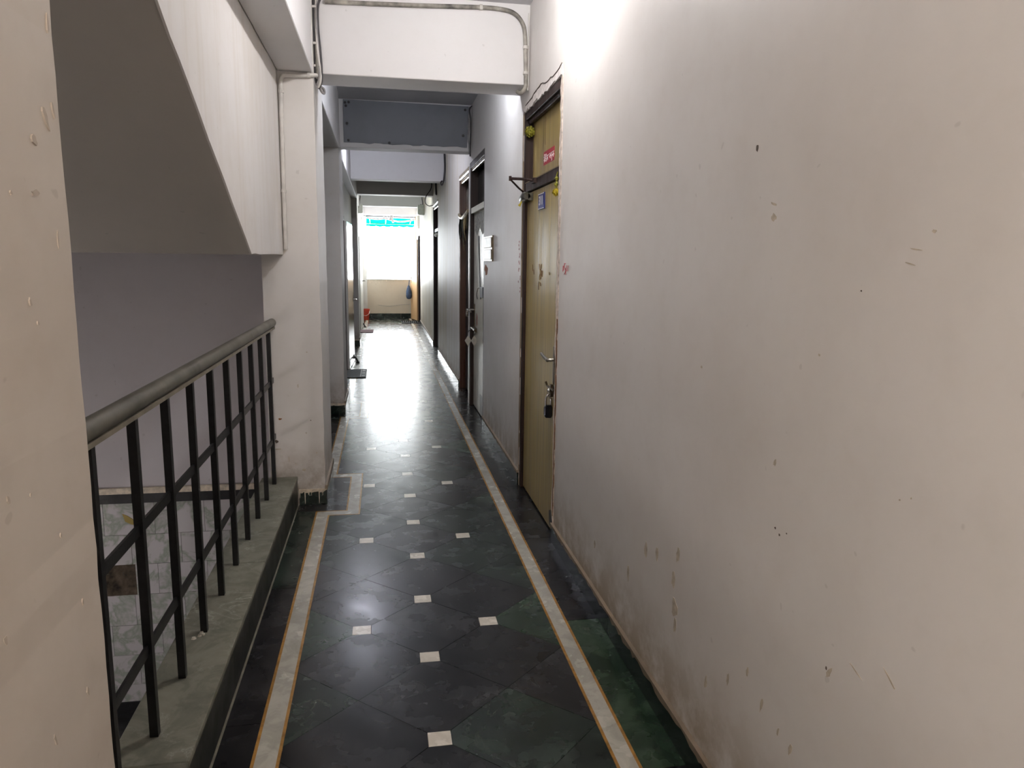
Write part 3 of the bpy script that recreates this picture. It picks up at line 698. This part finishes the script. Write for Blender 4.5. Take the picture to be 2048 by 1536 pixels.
kick = [(3.866, .03), (3.93, .03), (3.95, .07), (3.99, .06), (4.03, .16), (4.04, .04), (4.05, .02), (3.87, .012)]
mesh('worn_patch', B().prism([(a, b) for a, b in [(3.90, .04), (3.96, .13), (4.0, .11), (3.98, .03), (3.92, .02)]], 'x', .9455, .948), DRK, leaf)
# door closer
dc = mesh('door_closer', B().tube([(.915, 4.80, 1.945), (.913, 4.78, 1.948), (.905, 4.66, 1.955), (.905, 4.62, 1.955)], [.018, .027, .030, .022], 12).box(.915, .947, 4.62, 4.80, 1.93, 1.975), plain('closer_grey', (.10, .10, .085), .4, .5, var=.3, vscale=40), leaf, smooth=40)
mesh('closer_arm', B().tube([(.925, 4.50, 2.035), (.88, 4.52, 2.045), (.795, 4.60, 2.055)], .0085, 8).tube([(.795, 4.60, 2.050), (.86, 4.66, 2.005), (.905, 4.70, 1.98)], .006, 8).lathe([(.009, -.012), (.009, .016)], (.795, 4.60, 2.053), (0, 0, 1), 10).box(.915, .933, 4.46, 4.54, 2.02, 2.05), FRM, leaf)
# flowers on the frame (marigolds)
def marigold(c, rad, m, label):
    r = random.Random(int(c[1]*100)); b = B()
    for k in range(34):
        th = math.acos(1-2*(k+.5)/34); ph = k*2.4; d = Vector((math.sin(th)*math.cos(ph), math.sin(th)*math.sin(ph), math.cos(th)))
        o = d.orthogonal().normalized(); p = d.cross(o); cc = Vector(c)
        b.add([cc+d*rad*.5-o*rad*.22, cc+d*rad*.85-p*rad*.25, cc+d*rad*r.uniform(.98, 1.12), cc+d*rad*.85+p*rad*.25], [(0, 1, 2), (0, 2, 3)])
    b.lathe([(rad*.3, -rad*.7), (rad*.72, -rad*.35), (rad*.78, 0), (rad*.65, rad*.4), (rad*.2, rad*.7)], c, (0, 0, 1), 10)
    return tag(mesh('marigold_flower', b, m), label, 'flower')
marigold((.948, 4.765, 2.366), .036, YGR, 'yellow green marigold at the top corner of the olive door frame')
marigold((.922, 3.895, 1.915), .022, YEL, 'small yellow marigold hanging beside the number plate door rail')
tag(mesh('dried_garland', B().tube(curve([(.926, 3.885, 2.02), (.921, 3.90, 1.985), (.923, 3.885, 1.96), (.921, 3.895, 1.93)]), .0035, 6).lathe([(.003, -.012), (.012, 0), (.003, .012)], (.922, 3.89, 1.985), (0, .3, 1), 6).lathe([(.003, -.012), (.012, 0), (.003, .012)], (.922, 3.90, 1.955), (0, -.3, 1), 6), YGR), 'short string of dried flowers at the near end of the door rail', 'garland')
tag(mesh('orange_petal', B().add([(.872, 4.74, 1.905), (.880, 4.70, 1.915), (.884, 4.66, 1.93), (.878, 4.70, 1.893)], [(0, 1, 2), (0, 2, 3)]).add([(.874, 4.74, 1.905), (.882, 4.70, 1.915), (.886, 4.66, 1.93), (.880, 4.70, 1.893)], [(0, 2, 1), (0, 3, 2)]).tube([(.88, 4.70, 1.91), (.884, 4.71, 1.945)], .0012, 5), YEL), 'yellow petal hanging below the grey door closer', 'petal')
# padlock
pk = empty('padlock', (.926, 3.985, .67), 'chrome and black padlock hanging from the olive door latch', 'padlock')
mesh('lock_body', B().prism([(-.024+.926, .69), (-.018+.926, .672), (.926+.016, .670), (.926+.023, .688), (.926+.023, .728), (.926+.016, .745), (.926-.016, .745), (.926-.024, .728)], 'y', 3.972, 4.0), plain('lock_dark', (.05, .05, .065), .18, .7), pk, bevel=.004)
mesh('shackle', B().tube(curve([(.911, 3.986, .74), (.911, 3.986, .775), (.917, 3.986, .797), (.926, 3.986, .803), (.935, 3.986, .797), (.941, 3.986, .775), (.941, 3.986, .74)]), .0055, 8), CHR, pk, smooth=50)
mesh('hasp_ring', B().tube(curve([(.926, 3.986, .79), (.924, 3.985, .82), (.929, 3.985, .848)]), .004, 6), STL, pk)

# --- door 2: cream worn laminate
d2 = empty('door_2', (XR+.03, 7.26, 0), 'worn cream laminate door with key tags on its handle', 'door', None, 'structure')
frame_r(d2, 6.70, 7.82, 2.545, FRM, .12, .055)
l2 = mesh('door_leaf', B().box(.965, 1.0, 6.757, 7.763, .012, 2.03), CRM, d2)
mesh('transom_glass', B().box(1.0, 1.01, 6.757, 7.763, 2.09, 2.49), GLASSD, d2)
mesh('transom_rail', B().box(.932, 1.02, 6.757, 7.763, 2.032, 2.088), CRM, d2, bevel=.003)
mesh('head_moulding', B().box(.935, .965, 6.757, 7.763, 2.455, 2.492), plain('shiny_head_wood', (.30, .24, .15), .22, var=.4), d2, bevel=.004)
mesh('peeled_strip', B().prism([(7.44, 1.80), (7.33, 1.79), (7.30, 1.6), (7.27, 1.45), (7.22, 1.34), (7.18, 1.18), (7.25, 1.17), (7.31, 1.38), (7.36, 1.55), (7.40, 1.66)], 'x', .962, .966), plain('peeled_grey', (.17, .16, .15), .7, var=.4), l2)
mesh('peeled_strip', B().prism([(7.68, 2.02), (6.80, 2.02), (6.80, 1.86), (7.1, 1.80), (7.3, 1.88), (7.5, 1.80), (7.68, 1.86)], 'x', .9635, .966), plain('peeled_speckle', (.24, .23, .19), .7, var=.9, vscale=30), l2)
mesh('bottom_patch', B().box(.9625, .966, 6.76, 7.20, .02, .22), plain('patch_grey', (.42, .41, .38), .4, var=.3), l2)
mesh('latch_box', B().box(.945, .966, 6.95, 7.12, 1.20, 1.30), plain('latch_blue_grey', (.12, .13, .16), .4, .4), l2, bevel=.003)
mesh('latch_hook', B().tube(curve([(.95, 7.12, 1.29), (.94, 7.22, 1.28), (.94, 7.33, 1.22), (.95, 7.36, 1.17)]), .006, 6), STL, l2)
mesh('handle_plate', B().box(.957, .966, 7.66, 7.71, .84, 1.10), BRS, l2)
mesh('lever', B().tube([(.96, 7.685, 1.04), (.90, 7.685, 1.04), (.885, 7.68, 1.035)], .012, 8).tube([(.89, 7.685, 1.04), (.885, 7.60, 1.04), (.90, 7.50, 1.03)], .011, 8).tube([(.886, 7.69, 1.05), (.884, 7.69, .97)], .014, 8), STL, l2, smooth=50)
mesh('latch_bolt', B().box(.945, .966, 7.50, 7.72, .82, .86).tube([(.94, 7.45, .845), (.94, 7.76, .845)], .012, 8), BRS, l2)
mesh('red_mark', B().prism([(7.52, 1.02), (7.44, .99), (7.45, .90), (7.51, .88), (7.55, .95)], 'x', .9635, .966), plain('faded_pink', (.42, .22, .18), .7), l2)
for (y, x, z, rot, lab) in ((7.66, .893, .735, .1, 'light tin diamond key tag hanging from the cream door'), (7.55, .945, .745, -.5, 'darker diamond key tag beside the lighter one')):
    k = empty('key_tag', (x, y, z-.09), lab, 'key tag')
    c = Vector((x, y, z-.02)); ax = Vector((math.cos(rot), math.sin(rot), 0))
    b = B(); p = [c+ax*.036*math.cos(a)+Vector((0, 0, .058*math.sin(a))) for a in (0, math.pi/2, math.pi, 3*math.pi/2)]
    n_ = Vector((-ax.y, ax.x, 0))*.0015
    b.add([q+n_ for q in p]+[q-n_ for q in p], [(0, 1, 2, 3), (7, 6, 5, 4), (0, 4, 5, 1), (1, 5, 6, 2), (2, 6, 7, 3), (3, 7, 4, 0)])
    mesh('tag_plate', b, TAGM, k)
    mesh('key_string', B().tube(curve([c+Vector((0, 0, .056)), c+Vector((.006, 0, .10)), Vector((.935, 7.62, .845))]), .004, 6), CHR, k)
# --- door 3: dark with leaf garland
d3 = empty('door_3', (XR+.03, 8.39, 0), 'dark brown door with a dried leaf garland across it', 'door', None, 'structure')
frame_r(d3, 7.90, 8.885, 2.53, FRMR, .10, .055)
l3 = mesh('door_leaf', B().box(1.0, 1.03, 7.957, 8.828, .012, 2.03), DRK, d3)
mesh('transom_glass', B().box(1.01, 1.02, 7.957, 8.828, 2.09, 2.474), GLASSD, d3)
mesh('transom_rail', B().box(.945, 1.03, 7.957, 8.828, 2.032, 2.088), FRM, d3, bevel=.003)
mesh('head_moulding', B().box(.920, .965, 7.91, 8.875, 2.48, 2.528), plain('head_glare_pale', (.45, .36, .24), .2, var=.3), d3, bevel=.006)  # pale base colour paints the bright reflection on the brown head
mesh('head_moulding', B().box(.938, .975, 7.957, 8.828, 2.43, 2.474), plain('head_glare_mid', (.36, .27, .16), .2, var=.3), d3, bevel=.006)  # lower strip, same reflection put into the colour
mesh('handle_plate', B().box(.990, 1.001, 8.00, 8.04, .62, .80), STL, l3)
mesh('handle_knob', B().lathe([(.006, 0), (.010, .03), (.020, .04), (.020, .055), (.008, .062)], (.99, 8.02, .70), (-1, 0, 0), 12), CHR, l3, smooth=50)
gl = empty('leaf_garland', (.92, 8.4, 1.70), 'garland of dry leaves strung across the dark doorway', 'garland')
mesh('garland_string', B().tube(curve([(.93, 7.96, 2.075), (.922, 8.15, 2.05), (.918, 8.4, 2.03), (.92, 8.65, 2.045), (.925, 8.87, 2.085)]), .022, 8), plain('garland_tinsel', (.36, .29, .17), .3, .3, var=.8, vscale=25), gl, smooth=60)
r = random.Random(9)
for k in range(17):
    y = 7.98+k*.052; x = .928+r.uniform(-.012, .012); ln = r.uniform(.15, .30)*(1.25 if 4 < k < 13 else .8); wd = r.uniform(.018, .032); sw = r.uniform(-.05, .05); z0 = 2.03
    p = [Vector((x+r.uniform(-.01, .01)*t, y+sw*t+.012*math.sin(3*t), z0-ln*t)) for t in (0, .3, .65, 1)]
    ww = (.25, 1, .8, .05); v = []
    for q, s_ in zip(p, ww): v += [q+Vector((-.008*s_, wd*s_, 0)), q+Vector((.004, 0, 0)), q+Vector((-.008*s_, -wd*s_, 0))]
    f = [(3*i+j, 3*i+j+1, 3*i+j+4, 3*i+j+3) for i in range(3) for j in range(2)]
    mesh('leaf', B().add(v, f), LEAFL if k in (2, 3, 5, 6, 9) else LEAFD, gl)
# --- door 4
d4 = empty('door_4', (XR+.03, 12.8, 0), 'narrow looking dark grey door further along the wall', 'door', None, 'structure')
frame_r(d4, 12.20, 13.40, 2.53, FRM, .10, .06)
mesh('door_leaf', B().box(.985, 1.02, 12.262, 13.338, .012, 2.03), DRK, d4)
mesh('transom_panel', B().box(1.0, 1.02, 12.262, 13.338, 2.09, 2.468), DRK, d4)
mesh('transom_rail', B().box(.945, 1.02, 12.262, 13.338, 2.032, 2.088), FRM, d4)
mesh('head_moulding', B().box(.918, .96, 12.21, 13.39, 2.485, 2.53), plain('head_glare_far', (.5, .42, .3), .15, var=.2), d4, bevel=.006)  # pale colour stands in for the highlight on the dark frame top
mesh('head_moulding', B().box(.935, .97, 12.27, 13.33, 2.425, 2.465), plain('head_glare_far2', (.5, .42, .3), .15, var=.2), d4, bevel=.006)  # second highlight strip, painted by its pale base colour
mesh('rail_glint', B().tube([(.955, 12.55, 1.97), (.945, 12.65, 1.975), (.945, 12.9, 1.98), (.955, 13.0, 1.98)], [.02, .035, .035, .02], 10), PAP, d4, smooth=50)  # white bar modelled as the bright reflection on the rail
# --- door 5: open ply door at the end, right
d5 = empty('door_5', (XR+.03, 18.4, 0), 'doorway at the end with its orange plywood door swung open', 'door', None, 'structure')
frame_r(d5, 17.90, 18.95, 2.20, FRM, .12, .06)
mesh('interior_shade_panel', B().box(1.03, 1.05, 17.96, 18.89, 0, 2.14), DRK, d5)  # dark sheet paints the shade inside the open doorway
hx, hy, ex, ey = .905, 18.93, .775, 19.66
dd = Vector((ex-hx, ey-hy, 0)); ln = dd.length; dd.normalize(); nn = Vector((-dd.y, dd.x, 0))
def oleaf(e, hx, hy, ex, ey, z1, m, th=.032, name='door_leaf'):
    d = Vector((ex-hx, ey-hy, 0)); l_ = d.length/2; c = Vector(((hx+ex)/2, (hy+ey)/2, z1/2+.006)); d.normalize()
    return mesh(name, B().obox(c, d, (-d.y, d.x, 0), (0, 0, 1), l_, th/2, z1/2-.006), m, e)
l5 = oleaf(d5, hx, hy, ex, ey, 2.06, PLY)
mesh('handle', B().tube([(.775, 19.60, 1.08), (.735, 19.59, 1.08), (.73, 19.50, 1.08)], .012, 8).box(.768, .782, 19.56, 19.62, .95, 1.15), STL, l5)
# --- door 6: open glossy door, left
d6 = empty('door_6', (XL-.03, 9.96, 0), 'glossy white door swung open against the wall above the grey doormat', 'door', None, 'structure')
mesh('door_jamb', B().box(-.60, XL+.012, 10.372, 10.435, 0, 2.12), FRM, d6); mesh('door_jamb', B().box(-.60, XL+.012, 9.485, 9.545, 0, 2.12), FRM, d6); mesh('door_head', B().box(-.60, XL+.012, 9.545, 10.372, 2.06, 2.12), FRM, d6)
l6 = oleaf(d6, -.475, 10.47, -.438, 11.40, 2.06, GLW)
mesh('handle_plate', B().box(-.436, -.424, 11.30, 11.345, .80, 1.06), BRS, l6)
mesh('lever', B().tube([(-.43, 11.32, .95), (-.385, 11.325, .95), (-.378, 11.30, .95), (-.38, 11.20, .95)], .011, 8), STL, l6, smooth=50)
mesh('door_stop', B().tube([(-.43, 11.25, .09), (-.40, 11.22, .075), (-.37, 11.18, .022)], .014, 8).lathe([(.024, 0), (.028, .02), (.015, .03)], (-.37, 11.18, .001), (0, 0, 1), 10).box(-.45, -.42, 11.20, 11.30, .06, .12), RUB, l6)
# --- door 7: open white door far left
d7 = empty('door_7', (XL-.03, 16.05, 0), 'white door standing open beyond the far grey pillar', 'door', None, 'structure')
mesh('door_jamb', B().box(-.60, XL+.012, 16.455, 16.515, 0, 2.10), FRM, d7); mesh('door_head', B().box(-.60, XL+.012, 15.6, 16.455, 2.04, 2.10), FRM, d7)
l7 = oleaf(d7, -.475, 16.54, -.437, 17.44, 2.04, BOXW)
mesh('lever', B().tube([(-.43, 17.36, 1.06), (-.38, 17.365, 1.06), (-.375, 17.25, 1.06)], .013, 8).box(-.436, -.424, 17.34, 17.38, .90, 1.16), STL, l7)
mesh('door_stop', B().tube([(-.43, 17.2, .09), (-.39, 17.15, .03)], .015, 8).lathe([(.026, 0), (.026, .025)], (-.385, 17.14, .001), (0, 0, 1), 10), RUB, l7)

# ------------------------------------------------------------------ PIPES AND CABLES
def cable(name, pts, r, m, label, cat='cable', clips=(), n=8, cr=None):
    path = curve(pts, 6)
    if not clips:
        return tag(mesh(name, B().tube(path, r, n), m, smooth=60), label, cat)
    e = empty(name, Vector(pts[-1]), label, cat)
    mesh('pipe', B().tube(path, r, n), m, e, smooth=60)
    for c, d in clips: mesh('clip', B().lathe([(r*1.25, -.009), (r*1.35, -.006), (r*1.35, .006), (r*1.25, .009)], c, d, 10), PVC, e)
    return e
cable('conduit_pipe', [(-.560, 4.609, 1.60), (-.561, 4.608, 1.80), (-.559, 4.609, 2.1), (-.556, 4.609, 2.45), (-.554, 4.609, 2.545), (-.546, 4.609, 2.578), (-.525, 4.609, 2.590), (-.45, 4.611, 2.592), (-.38, 4.611, 2.598), (-.355, 4.640, 2.605)], .0125, PVC,
      'white conduit pipe running up the railing pillar and across its top', 'pipe', [((-.561, 4.608, 1.94), (0, 0, 1)), ((-.554, 4.609, 2.50), (0, 0, 1)), ((-.395, 4.611, 2.597), (1, 0, 0))])
cable('conduit_pipe', [(-.30, 4.698, 3.030), (.2, 4.698, 3.045), (.62, 4.698, 3.062), (.76, 4.697, 3.058), (.83, 4.697, 3.038), (.875, 4.697, 2.99), (.892, 4.697, 2.93), (.898, 4.697, 2.80), (.902, 4.696, 2.66), (.898, 4.695, 2.612), (.875, 4.72, 2.585), (.86, 4.75, 2.60)], .013, PVCD,
      'dirty conduit pipe curving down the corner of the nearest crossbeam', 'pipe', [((.62, 4.698, 3.062), (1, 0, 0)), ((.898, 4.697, 2.85), (0, 0, 1)), ((.900, 4.696, 2.70), (0, 0, 1))])
cable('cable', [(.917, 4.702, 3.05), (.916, 4.702, 2.9), (.917, 4.702, 2.75), (.916, 4.702, 2.60)], .004, PVC, 'thin white cable down the wall corner beside the nearest crossbeam')
cb = empty('cable_bundle', (-.35, 4.69, 2.55), 'tangle of grey and dark cables down the left end of the nearest crossbeam', 'cables')
for k, (pts, rr, m) in enumerate([
    ([(-.362, 4.70, 3.09), (-.366, 4.698, 2.9), (-.362, 4.70, 2.75), (-.365, 4.70, 2.62), (-.358, 4.72, 2.57)], .006, CABK),
    ([(-.30, 4.70, 3.09), (-.34, 4.695, 3.03), (-.350, 4.69, 2.95), (-.344, 4.69, 2.8), (-.340, 4.69, 2.66), (-.342, 4.69, 2.60), (-.356, 4.70, 2.565)], .0065, CABG),
    ([(-.345, 4.70, 3.09), (-.352, 4.692, 2.98), (-.352, 4.69, 2.86), (-.345, 4.685, 2.72), (-.334, 4.69, 2.64), (-.338, 4.69, 2.58), (-.352, 4.71, 2.555)], .0055, PVC),
    ([(-.29, 4.70, 3.085), (-.335, 4.69, 3.02), (-.342, 4.688, 2.9), (-.332, 4.688, 2.75), (-.328, 4.69, 2.64), (-.333, 4.70, 2.58), (-.35, 4.72, 2.55)], .005, CABK),
    ([(-.355, 4.70, 2.80), (-.350, 4.69, 2.72), (-.352, 4.69, 2.66), (-.350, 4.70, 2.60)], .009, PVCD),
    ([(-.350, 4.72, 2.575), (-.335, 4.75, 2.54), (-.322, 4.77, 2.535), (-.325, 4.78, 2.56), (-.345, 4.77, 2.575)], .006, CABG)]):
    mesh('cable', B().tube(curve(pts, 6), rr*1.35, 7), m, cb, smooth=60)
for z in (2.99, 2.79, 2.665): mesh('clip', B().box(-.376, -.350, 4.682, 4.70, z, z+.012), PVC, cb)
cable('cable', [(.905, 7.69, 3.08), (.895, 7.688, 2.98), (.900, 7.69, 2.9), (.890, 7.688, 2.8), (.902, 7.69, 2.7), (.905, 7.70, 2.62)], .009, CABG, 'grey cable down the corner of the grey panelled beam')
cable('cable', [(.915, 7.60, 3.07), (.90, 7.66, 3.05), (.915, 7.69, 2.95), (.914, 7.69, 2.75), (.912, 7.70, 2.60)], .006, CABK, 'dark cable beside the grey one on the panelled beam')
cable('cable', [(.90, 10.69, 3.05), (.905, 10.68, 2.85), (.895, 10.68, 2.70), (.88, 10.67, 2.63), (.86, 10.68, 2.60), (.85, 10.69, 2.63), (.87, 10.70, 2.66)], .011, CABK, 'dark cable with a curl at the end of the lilac beam')
cable('cable', [(.90, 13.38, 2.95), (.89, 13.37, 2.8), (.80, 13.36, 2.66), (.79, 13.36, 2.55), (.85, 13.37, 2.50), (.92, 13.38, 2.51)], .007, CABK, 'loose wire loop hanging at the grey green beam')
cable('cable', [(.918, 12.55, 2.95), (.918, 12.5, 2.8), (.918, 12.45, 2.68), (.916, 12.4, 2.62)], .02, CABK, 'thick dark cable end above the far dark door')
cable('cable', [(-.37, YE-.03, 2.62), (-.1, YE-.05, 2.58), (.12, YE-.05, 2.60), (.3, YE-.05, 2.56), (.5, YE-.05, 2.53), (.75, YE-.05, 2.56), (.9, YE-.03, 2.60)], .020, CABG, 'sagging cable across the top of the end window')
cable('cable', [(-.37, YE-.02, 2.66), (0, YE-.02, 2.655), (.4, YE-.02, 2.652), (.9, YE-.02, 2.648)], .015, CABK, 'straight dark cable above the sagging one at the window')
cable('cable', [(.10, YE-.06, 2.60), (.09, YE-.07, 2.70), (.14, YE-.07, 2.76), (.20, YE-.07, 2.72), (.17, YE-.06, 2.62)], .012, CABG, 'wire loop standing up over the end window')
cable('cable', [(.25, YE-.06, 2.57), (.27, YE-.07, 2.68), (.31, YE-.07, 2.68), (.30, YE-.06, 2.57), (.33, YE-.07, 2.50)], .022, CABG, 'knotted wire hanging at the middle of the window top')
cable('cable', [(-.43, 16.2, 2.66), (-.40, 17.0, 2.56), (-.42, 18.0, 2.55), (-.39, 19.0, 2.60), (-.37, YE-.04, 2.62)], .008, CABG, 'thin wire from the white wall box to the window')
cable('cable', [(-.42, 16.15, 2.95), (-.415, 16.13, 2.85), (-.43, 16.125, 2.75), (-.435, 16.125, 2.715)], .010, CABK, 'dark wire dropping into the white wall box')
cable('cable', [(.90, 16.45, 2.95), (.89, 16.3, 2.85), (.90, 16.25, 2.78), (.90, 16.25, 2.72)], .008, CABK, 'dark wire dropping into the grey meter box')
cable('cable', [(-.1, YE-.014, .36), (.2, YE-.014, .33), (.45, YE-.014, .36), (.75, YE-.014, .38)], .004, CABG, 'thin wire along the lower parapet')

# ------------------------------------------------------------------ SMALL THINGS
def wallbox(name, x0, x1, y0, y1, z0, z1, m, label, cat):
    e = empty(name, ((x0+x1)/2, (y0+y1)/2, z0), label, cat)
    mesh('box_body', B().box(x0, x1, y0, y1, z0, z1), m, e, bevel=.006)
    mesh('box_lid', B().box(x0-.006 if x0 > 0 else x1-.001, x0+.001 if x0 > 0 else x1+.006, y0+.01, y1-.01, z0+.01, z1-.01), m, e, bevel=.003)
    mesh('gland', B().lathe([(.014, 0), (.016, .02)], ((x0+x1)/2, (y0+y1)/2, z1-.001), (0, 0, 1), 10), RUB, e)
    return e
wallbox('meter_box', .795, XR+.002, 16.05, 16.35, 2.50, 2.71, BOXG, 'grey electric meter box high on the wall near the window', 'meter box')
wallbox('switch_box', XL-.002, -.37, 16.0, 16.25, 2.50, 2.69, BOXW, 'white electric box high on the wall opposite the meter box', 'electric box')
pq = empty('wall_plaque', (XR, 6.38, 1.545), 'shiny two part plaque on the wall beside the cream door', 'plaque')
mesh('plaque_frame', B().box(XR-.012, XR+.001, 6.13, 6.645, 1.547, 1.762), BRS, pq, bevel=.002)
for z0 in (1.562, 1.662): mesh('plaque_tile', B().box(XR-.018, XR-.011, 6.16, 6.615, z0, z0+.085), plain('plaque_gloss', (.50, .44, .34), .35, var=.4, vscale=14), pq, bevel=.003)
tag(mesh('paper_notice', B().box(XR-.006, XR+.001, 17.15, 17.75, 1.60, 2.07), PAP), 'white paper notice on the wall near the end doorway', 'notice')
fp = empty('framed_picture', (XR, 18.4, 2.34), 'small orange framed picture above the end doorway', 'picture')
mesh('picture_frame', B().box(XR-.05, XR+.001, 18.05, 18.75, 2.30, 2.66), PAP, fp); mesh('picture_print', B().box(XR-.056, XR-.049, 18.12, 18.68, 2.35, 2.61), PICO, fp)
# bucket
bk = empty('bucket', (-.42, 19.28, 0), 'red plastic bucket on the floor by the window', 'bucket')
mesh('bucket_body', B().lathe([(.085, .001), (.088, .004), (.112, .27), (.118, .272), (.118, .285), (.108, .285), (.084, .012), (.01, .012)], (-.42, 19.28, 0), (0, 0, 1), 24), BKT, bk, smooth=50)
mesh('bucket_handle', B().tube(curve([(-.315, 19.28, .26), (-.33, 19.18, .17), (-.42, 19.14, .12), (-.51, 19.18, .17), (-.525, 19.28, .26)]), .005, 6), PAP, bk)
# hanging bag
bg_ = empty('hanging_bag', (.735, 19.50, .52), 'dark blue cloth bag hanging on the open plywood door', 'bag')
mesh('bag_body', B().lathe([(.01, 0), (.055, .015), (.075, .08), (.07, .20), (.045, .30), (.02, .36)], (.705, 19.50, .53), (0, .1, 1), 14), BAG, bg_, smooth=60)
mesh('bag_strap', B().tube(curve([(.70, 19.53, .88), (.712, 19.52, .98), (.73, 19.50, 1.07), (.722, 19.5, .97), (.71, 19.50, .88)]), .006, 6), BAG, bg_)
# mats
m1 = empty('doormat', (-.355, 10.1, 0), 'grey doormat with a patterned dark end, at the open glossy door', 'doormat')
mesh('mat_body', B().box(-.50, -.222, 9.75, 10.46, .001, .012), MATG, m1, bevel=.003)
mesh('mat_border', B().box(-.285, -.232, 9.79, 10.42, .0115, .0135), RUB, m1)
for k in range(5): mesh('mat_stripe', B().box(-.278, -.240, 9.83+.12*k, 9.87+.12*k, .0132, .0145), PAP if k % 2 == 0 else MATG, m1)
mesh('mat_line', B().box(-.300, -.290, 9.80, 10.41, .0115, .0135), PAP, m1)
for y in (9.752, 10.44): mesh('mat_hem', B().box(-.50, -.222, y, y+.02, .0115, .0140), RUB, m1)
tag(mesh('doormat', B().box(-.485, -.19, 15.85, 16.50, .001, .012), MATR, bevel=.004), 'maroon doormat before the far white door', 'doormat')
m3 = empty('doormat', (.67, 18.55, 0), 'black rubber grid doormat near the end doorway', 'doormat')
for k in range(9): mesh('mat_bar', B().box(.478+.0485*k, .496+.0485*k, 18.2, 18.94, .001, .014), RUB, m3)
for k in range(5): mesh('mat_bar', B().box(.478, .884, 18.2+.18*k, 18.22+.18*k, .0015, .013), RUB, m3)
# awning outside the window
aw = empty('awning', (.25, 20.5, 2.42), 'green plastic awning with a scalloped edge outside the window', 'awning')
v = []; f = []; n = 40
for k in range(n+1):
    x = -.75+2.1*k/n; zz = .012*math.sin(k*2.1)
    v += [(x, 19.97, 2.66+zz*.3), (x, 20.45, 2.60+zz), (x, 20.92, 2.535+zz*.5), (x, 20.93, 2.46-.022*abs(math.sin(k*math.pi/2*.5)))]
for k in range(n):
    for j in range(3): f.append((4*k+j, 4*k+j+1, 4*k+j+5, 4*k+j+4))
mesh('awning_sheet', B().add(v, f), AWN, aw)
mesh('awning_bar', B().tube([(-.75, 20.91, 2.515), (1.35, 20.91, 2.515)], .010, 8), STL, aw); mesh('awning_bar', B().tube([(-.75, 19.99, 2.64), (1.35, 19.99, 2.64)], .012, 8), STL, aw)
for x in (-.28, .14, .80): mesh('awning_strut', B().tube([(x, 19.96, 2.62), (x, 20.90, 2.51)], .008, 8), STL, aw)

# ------------------------------------------------------------------ LAMPS (bulbs on holders, some of them unseen fill added for brightness)
def lamp(loc, power, c, label, rad=.035, top=CZ, wall=None):
    e = empty('lamp_or_fill', Vector(loc)+Vector((0, 0, -rad)), label, 'lamp')
    x, y, z = loc
    if wall is not None:
        mesh('lamp_holder', B().lathe([(.045, -.002), (.045, .012), (.02, .02), (.02, abs(x-wall)-rad*.8)], (wall, y, z), (1, 0, 0), 14), BOXW, e, smooth=40)
    else: mesh('lamp_holder', B().lathe([(.045, 0), (.045, -.012), (.02, -.02), (.02, -(top-z-rad*.8))], (x, y, top+.001), (0, 0, 1), 14), BOXW, e, smooth=40)
    prof = [(rad*math.sin(math.pi*k/10), -rad*math.cos(math.pi*k/10)) for k in range(11)]
    mesh('lamp_bulb', B().lathe(prof, loc, (0, 0, 1), 18), emit('lamp_glow', c, power), e, smooth=80)
lamp((.55, 3.35, 3.00), LAMP_NEAR, (1.0, .965, .95), 'round bulb on the ceiling just before the nearest crossbeam')
lamp((.45, 5.25, 2.95), LAMP_BAY2, (.90, .93, 1.0), 'round bulb hidden behind the nearest crossbeam')
lamp((-.28, 8.90, 2.92), LAMP_BAY3, (.86, .88, 1.0), 'round bulb in the bay beyond the grey panelled beam')
lamp((.10, 14.25, 2.96), FILL_FAR, (.92, 1.0, .95), 'added fill bulb, unseen in the bay behind the grey green crossbeam')  # unseen fill, added to lift the far beam faces
lamp((.15, 17.2, 2.97), FILL_FAR*.35, (.92, 1.0, .95), 'added fill bulb, unseen in the last bay before the end window')  # unseen fill, added to brighten the lintel
lamp((-.08, -2.5, 3.00), FILL_BEHIND, (1.0, .86, .73), 'added warm fill bulb on the ceiling behind the viewer')  # fill added out of view to brighten the near walls
lamp((-2.80, 3.1, -.45), FILL_STAIR, (1.0, .92, .86), 'added fill globe, unseen on the far side wall of the stairwell', .12, wall=-3.0)  # added to lift the dim stairwell, out of view
lamp((-.33, -.95, 1.85), FILL_WALL, (1.0, .90, .80), 'added warm fill globe on the wall behind the viewer', .08, wall=-.45)  # added fill, evens out the right wall from top to bottom
struct('wall_back', B().box(-1.2, 1.2, YN-.1, YN, -.02, CZ), NEARP, 'wall closing the corridor behind the viewer', 'wall')
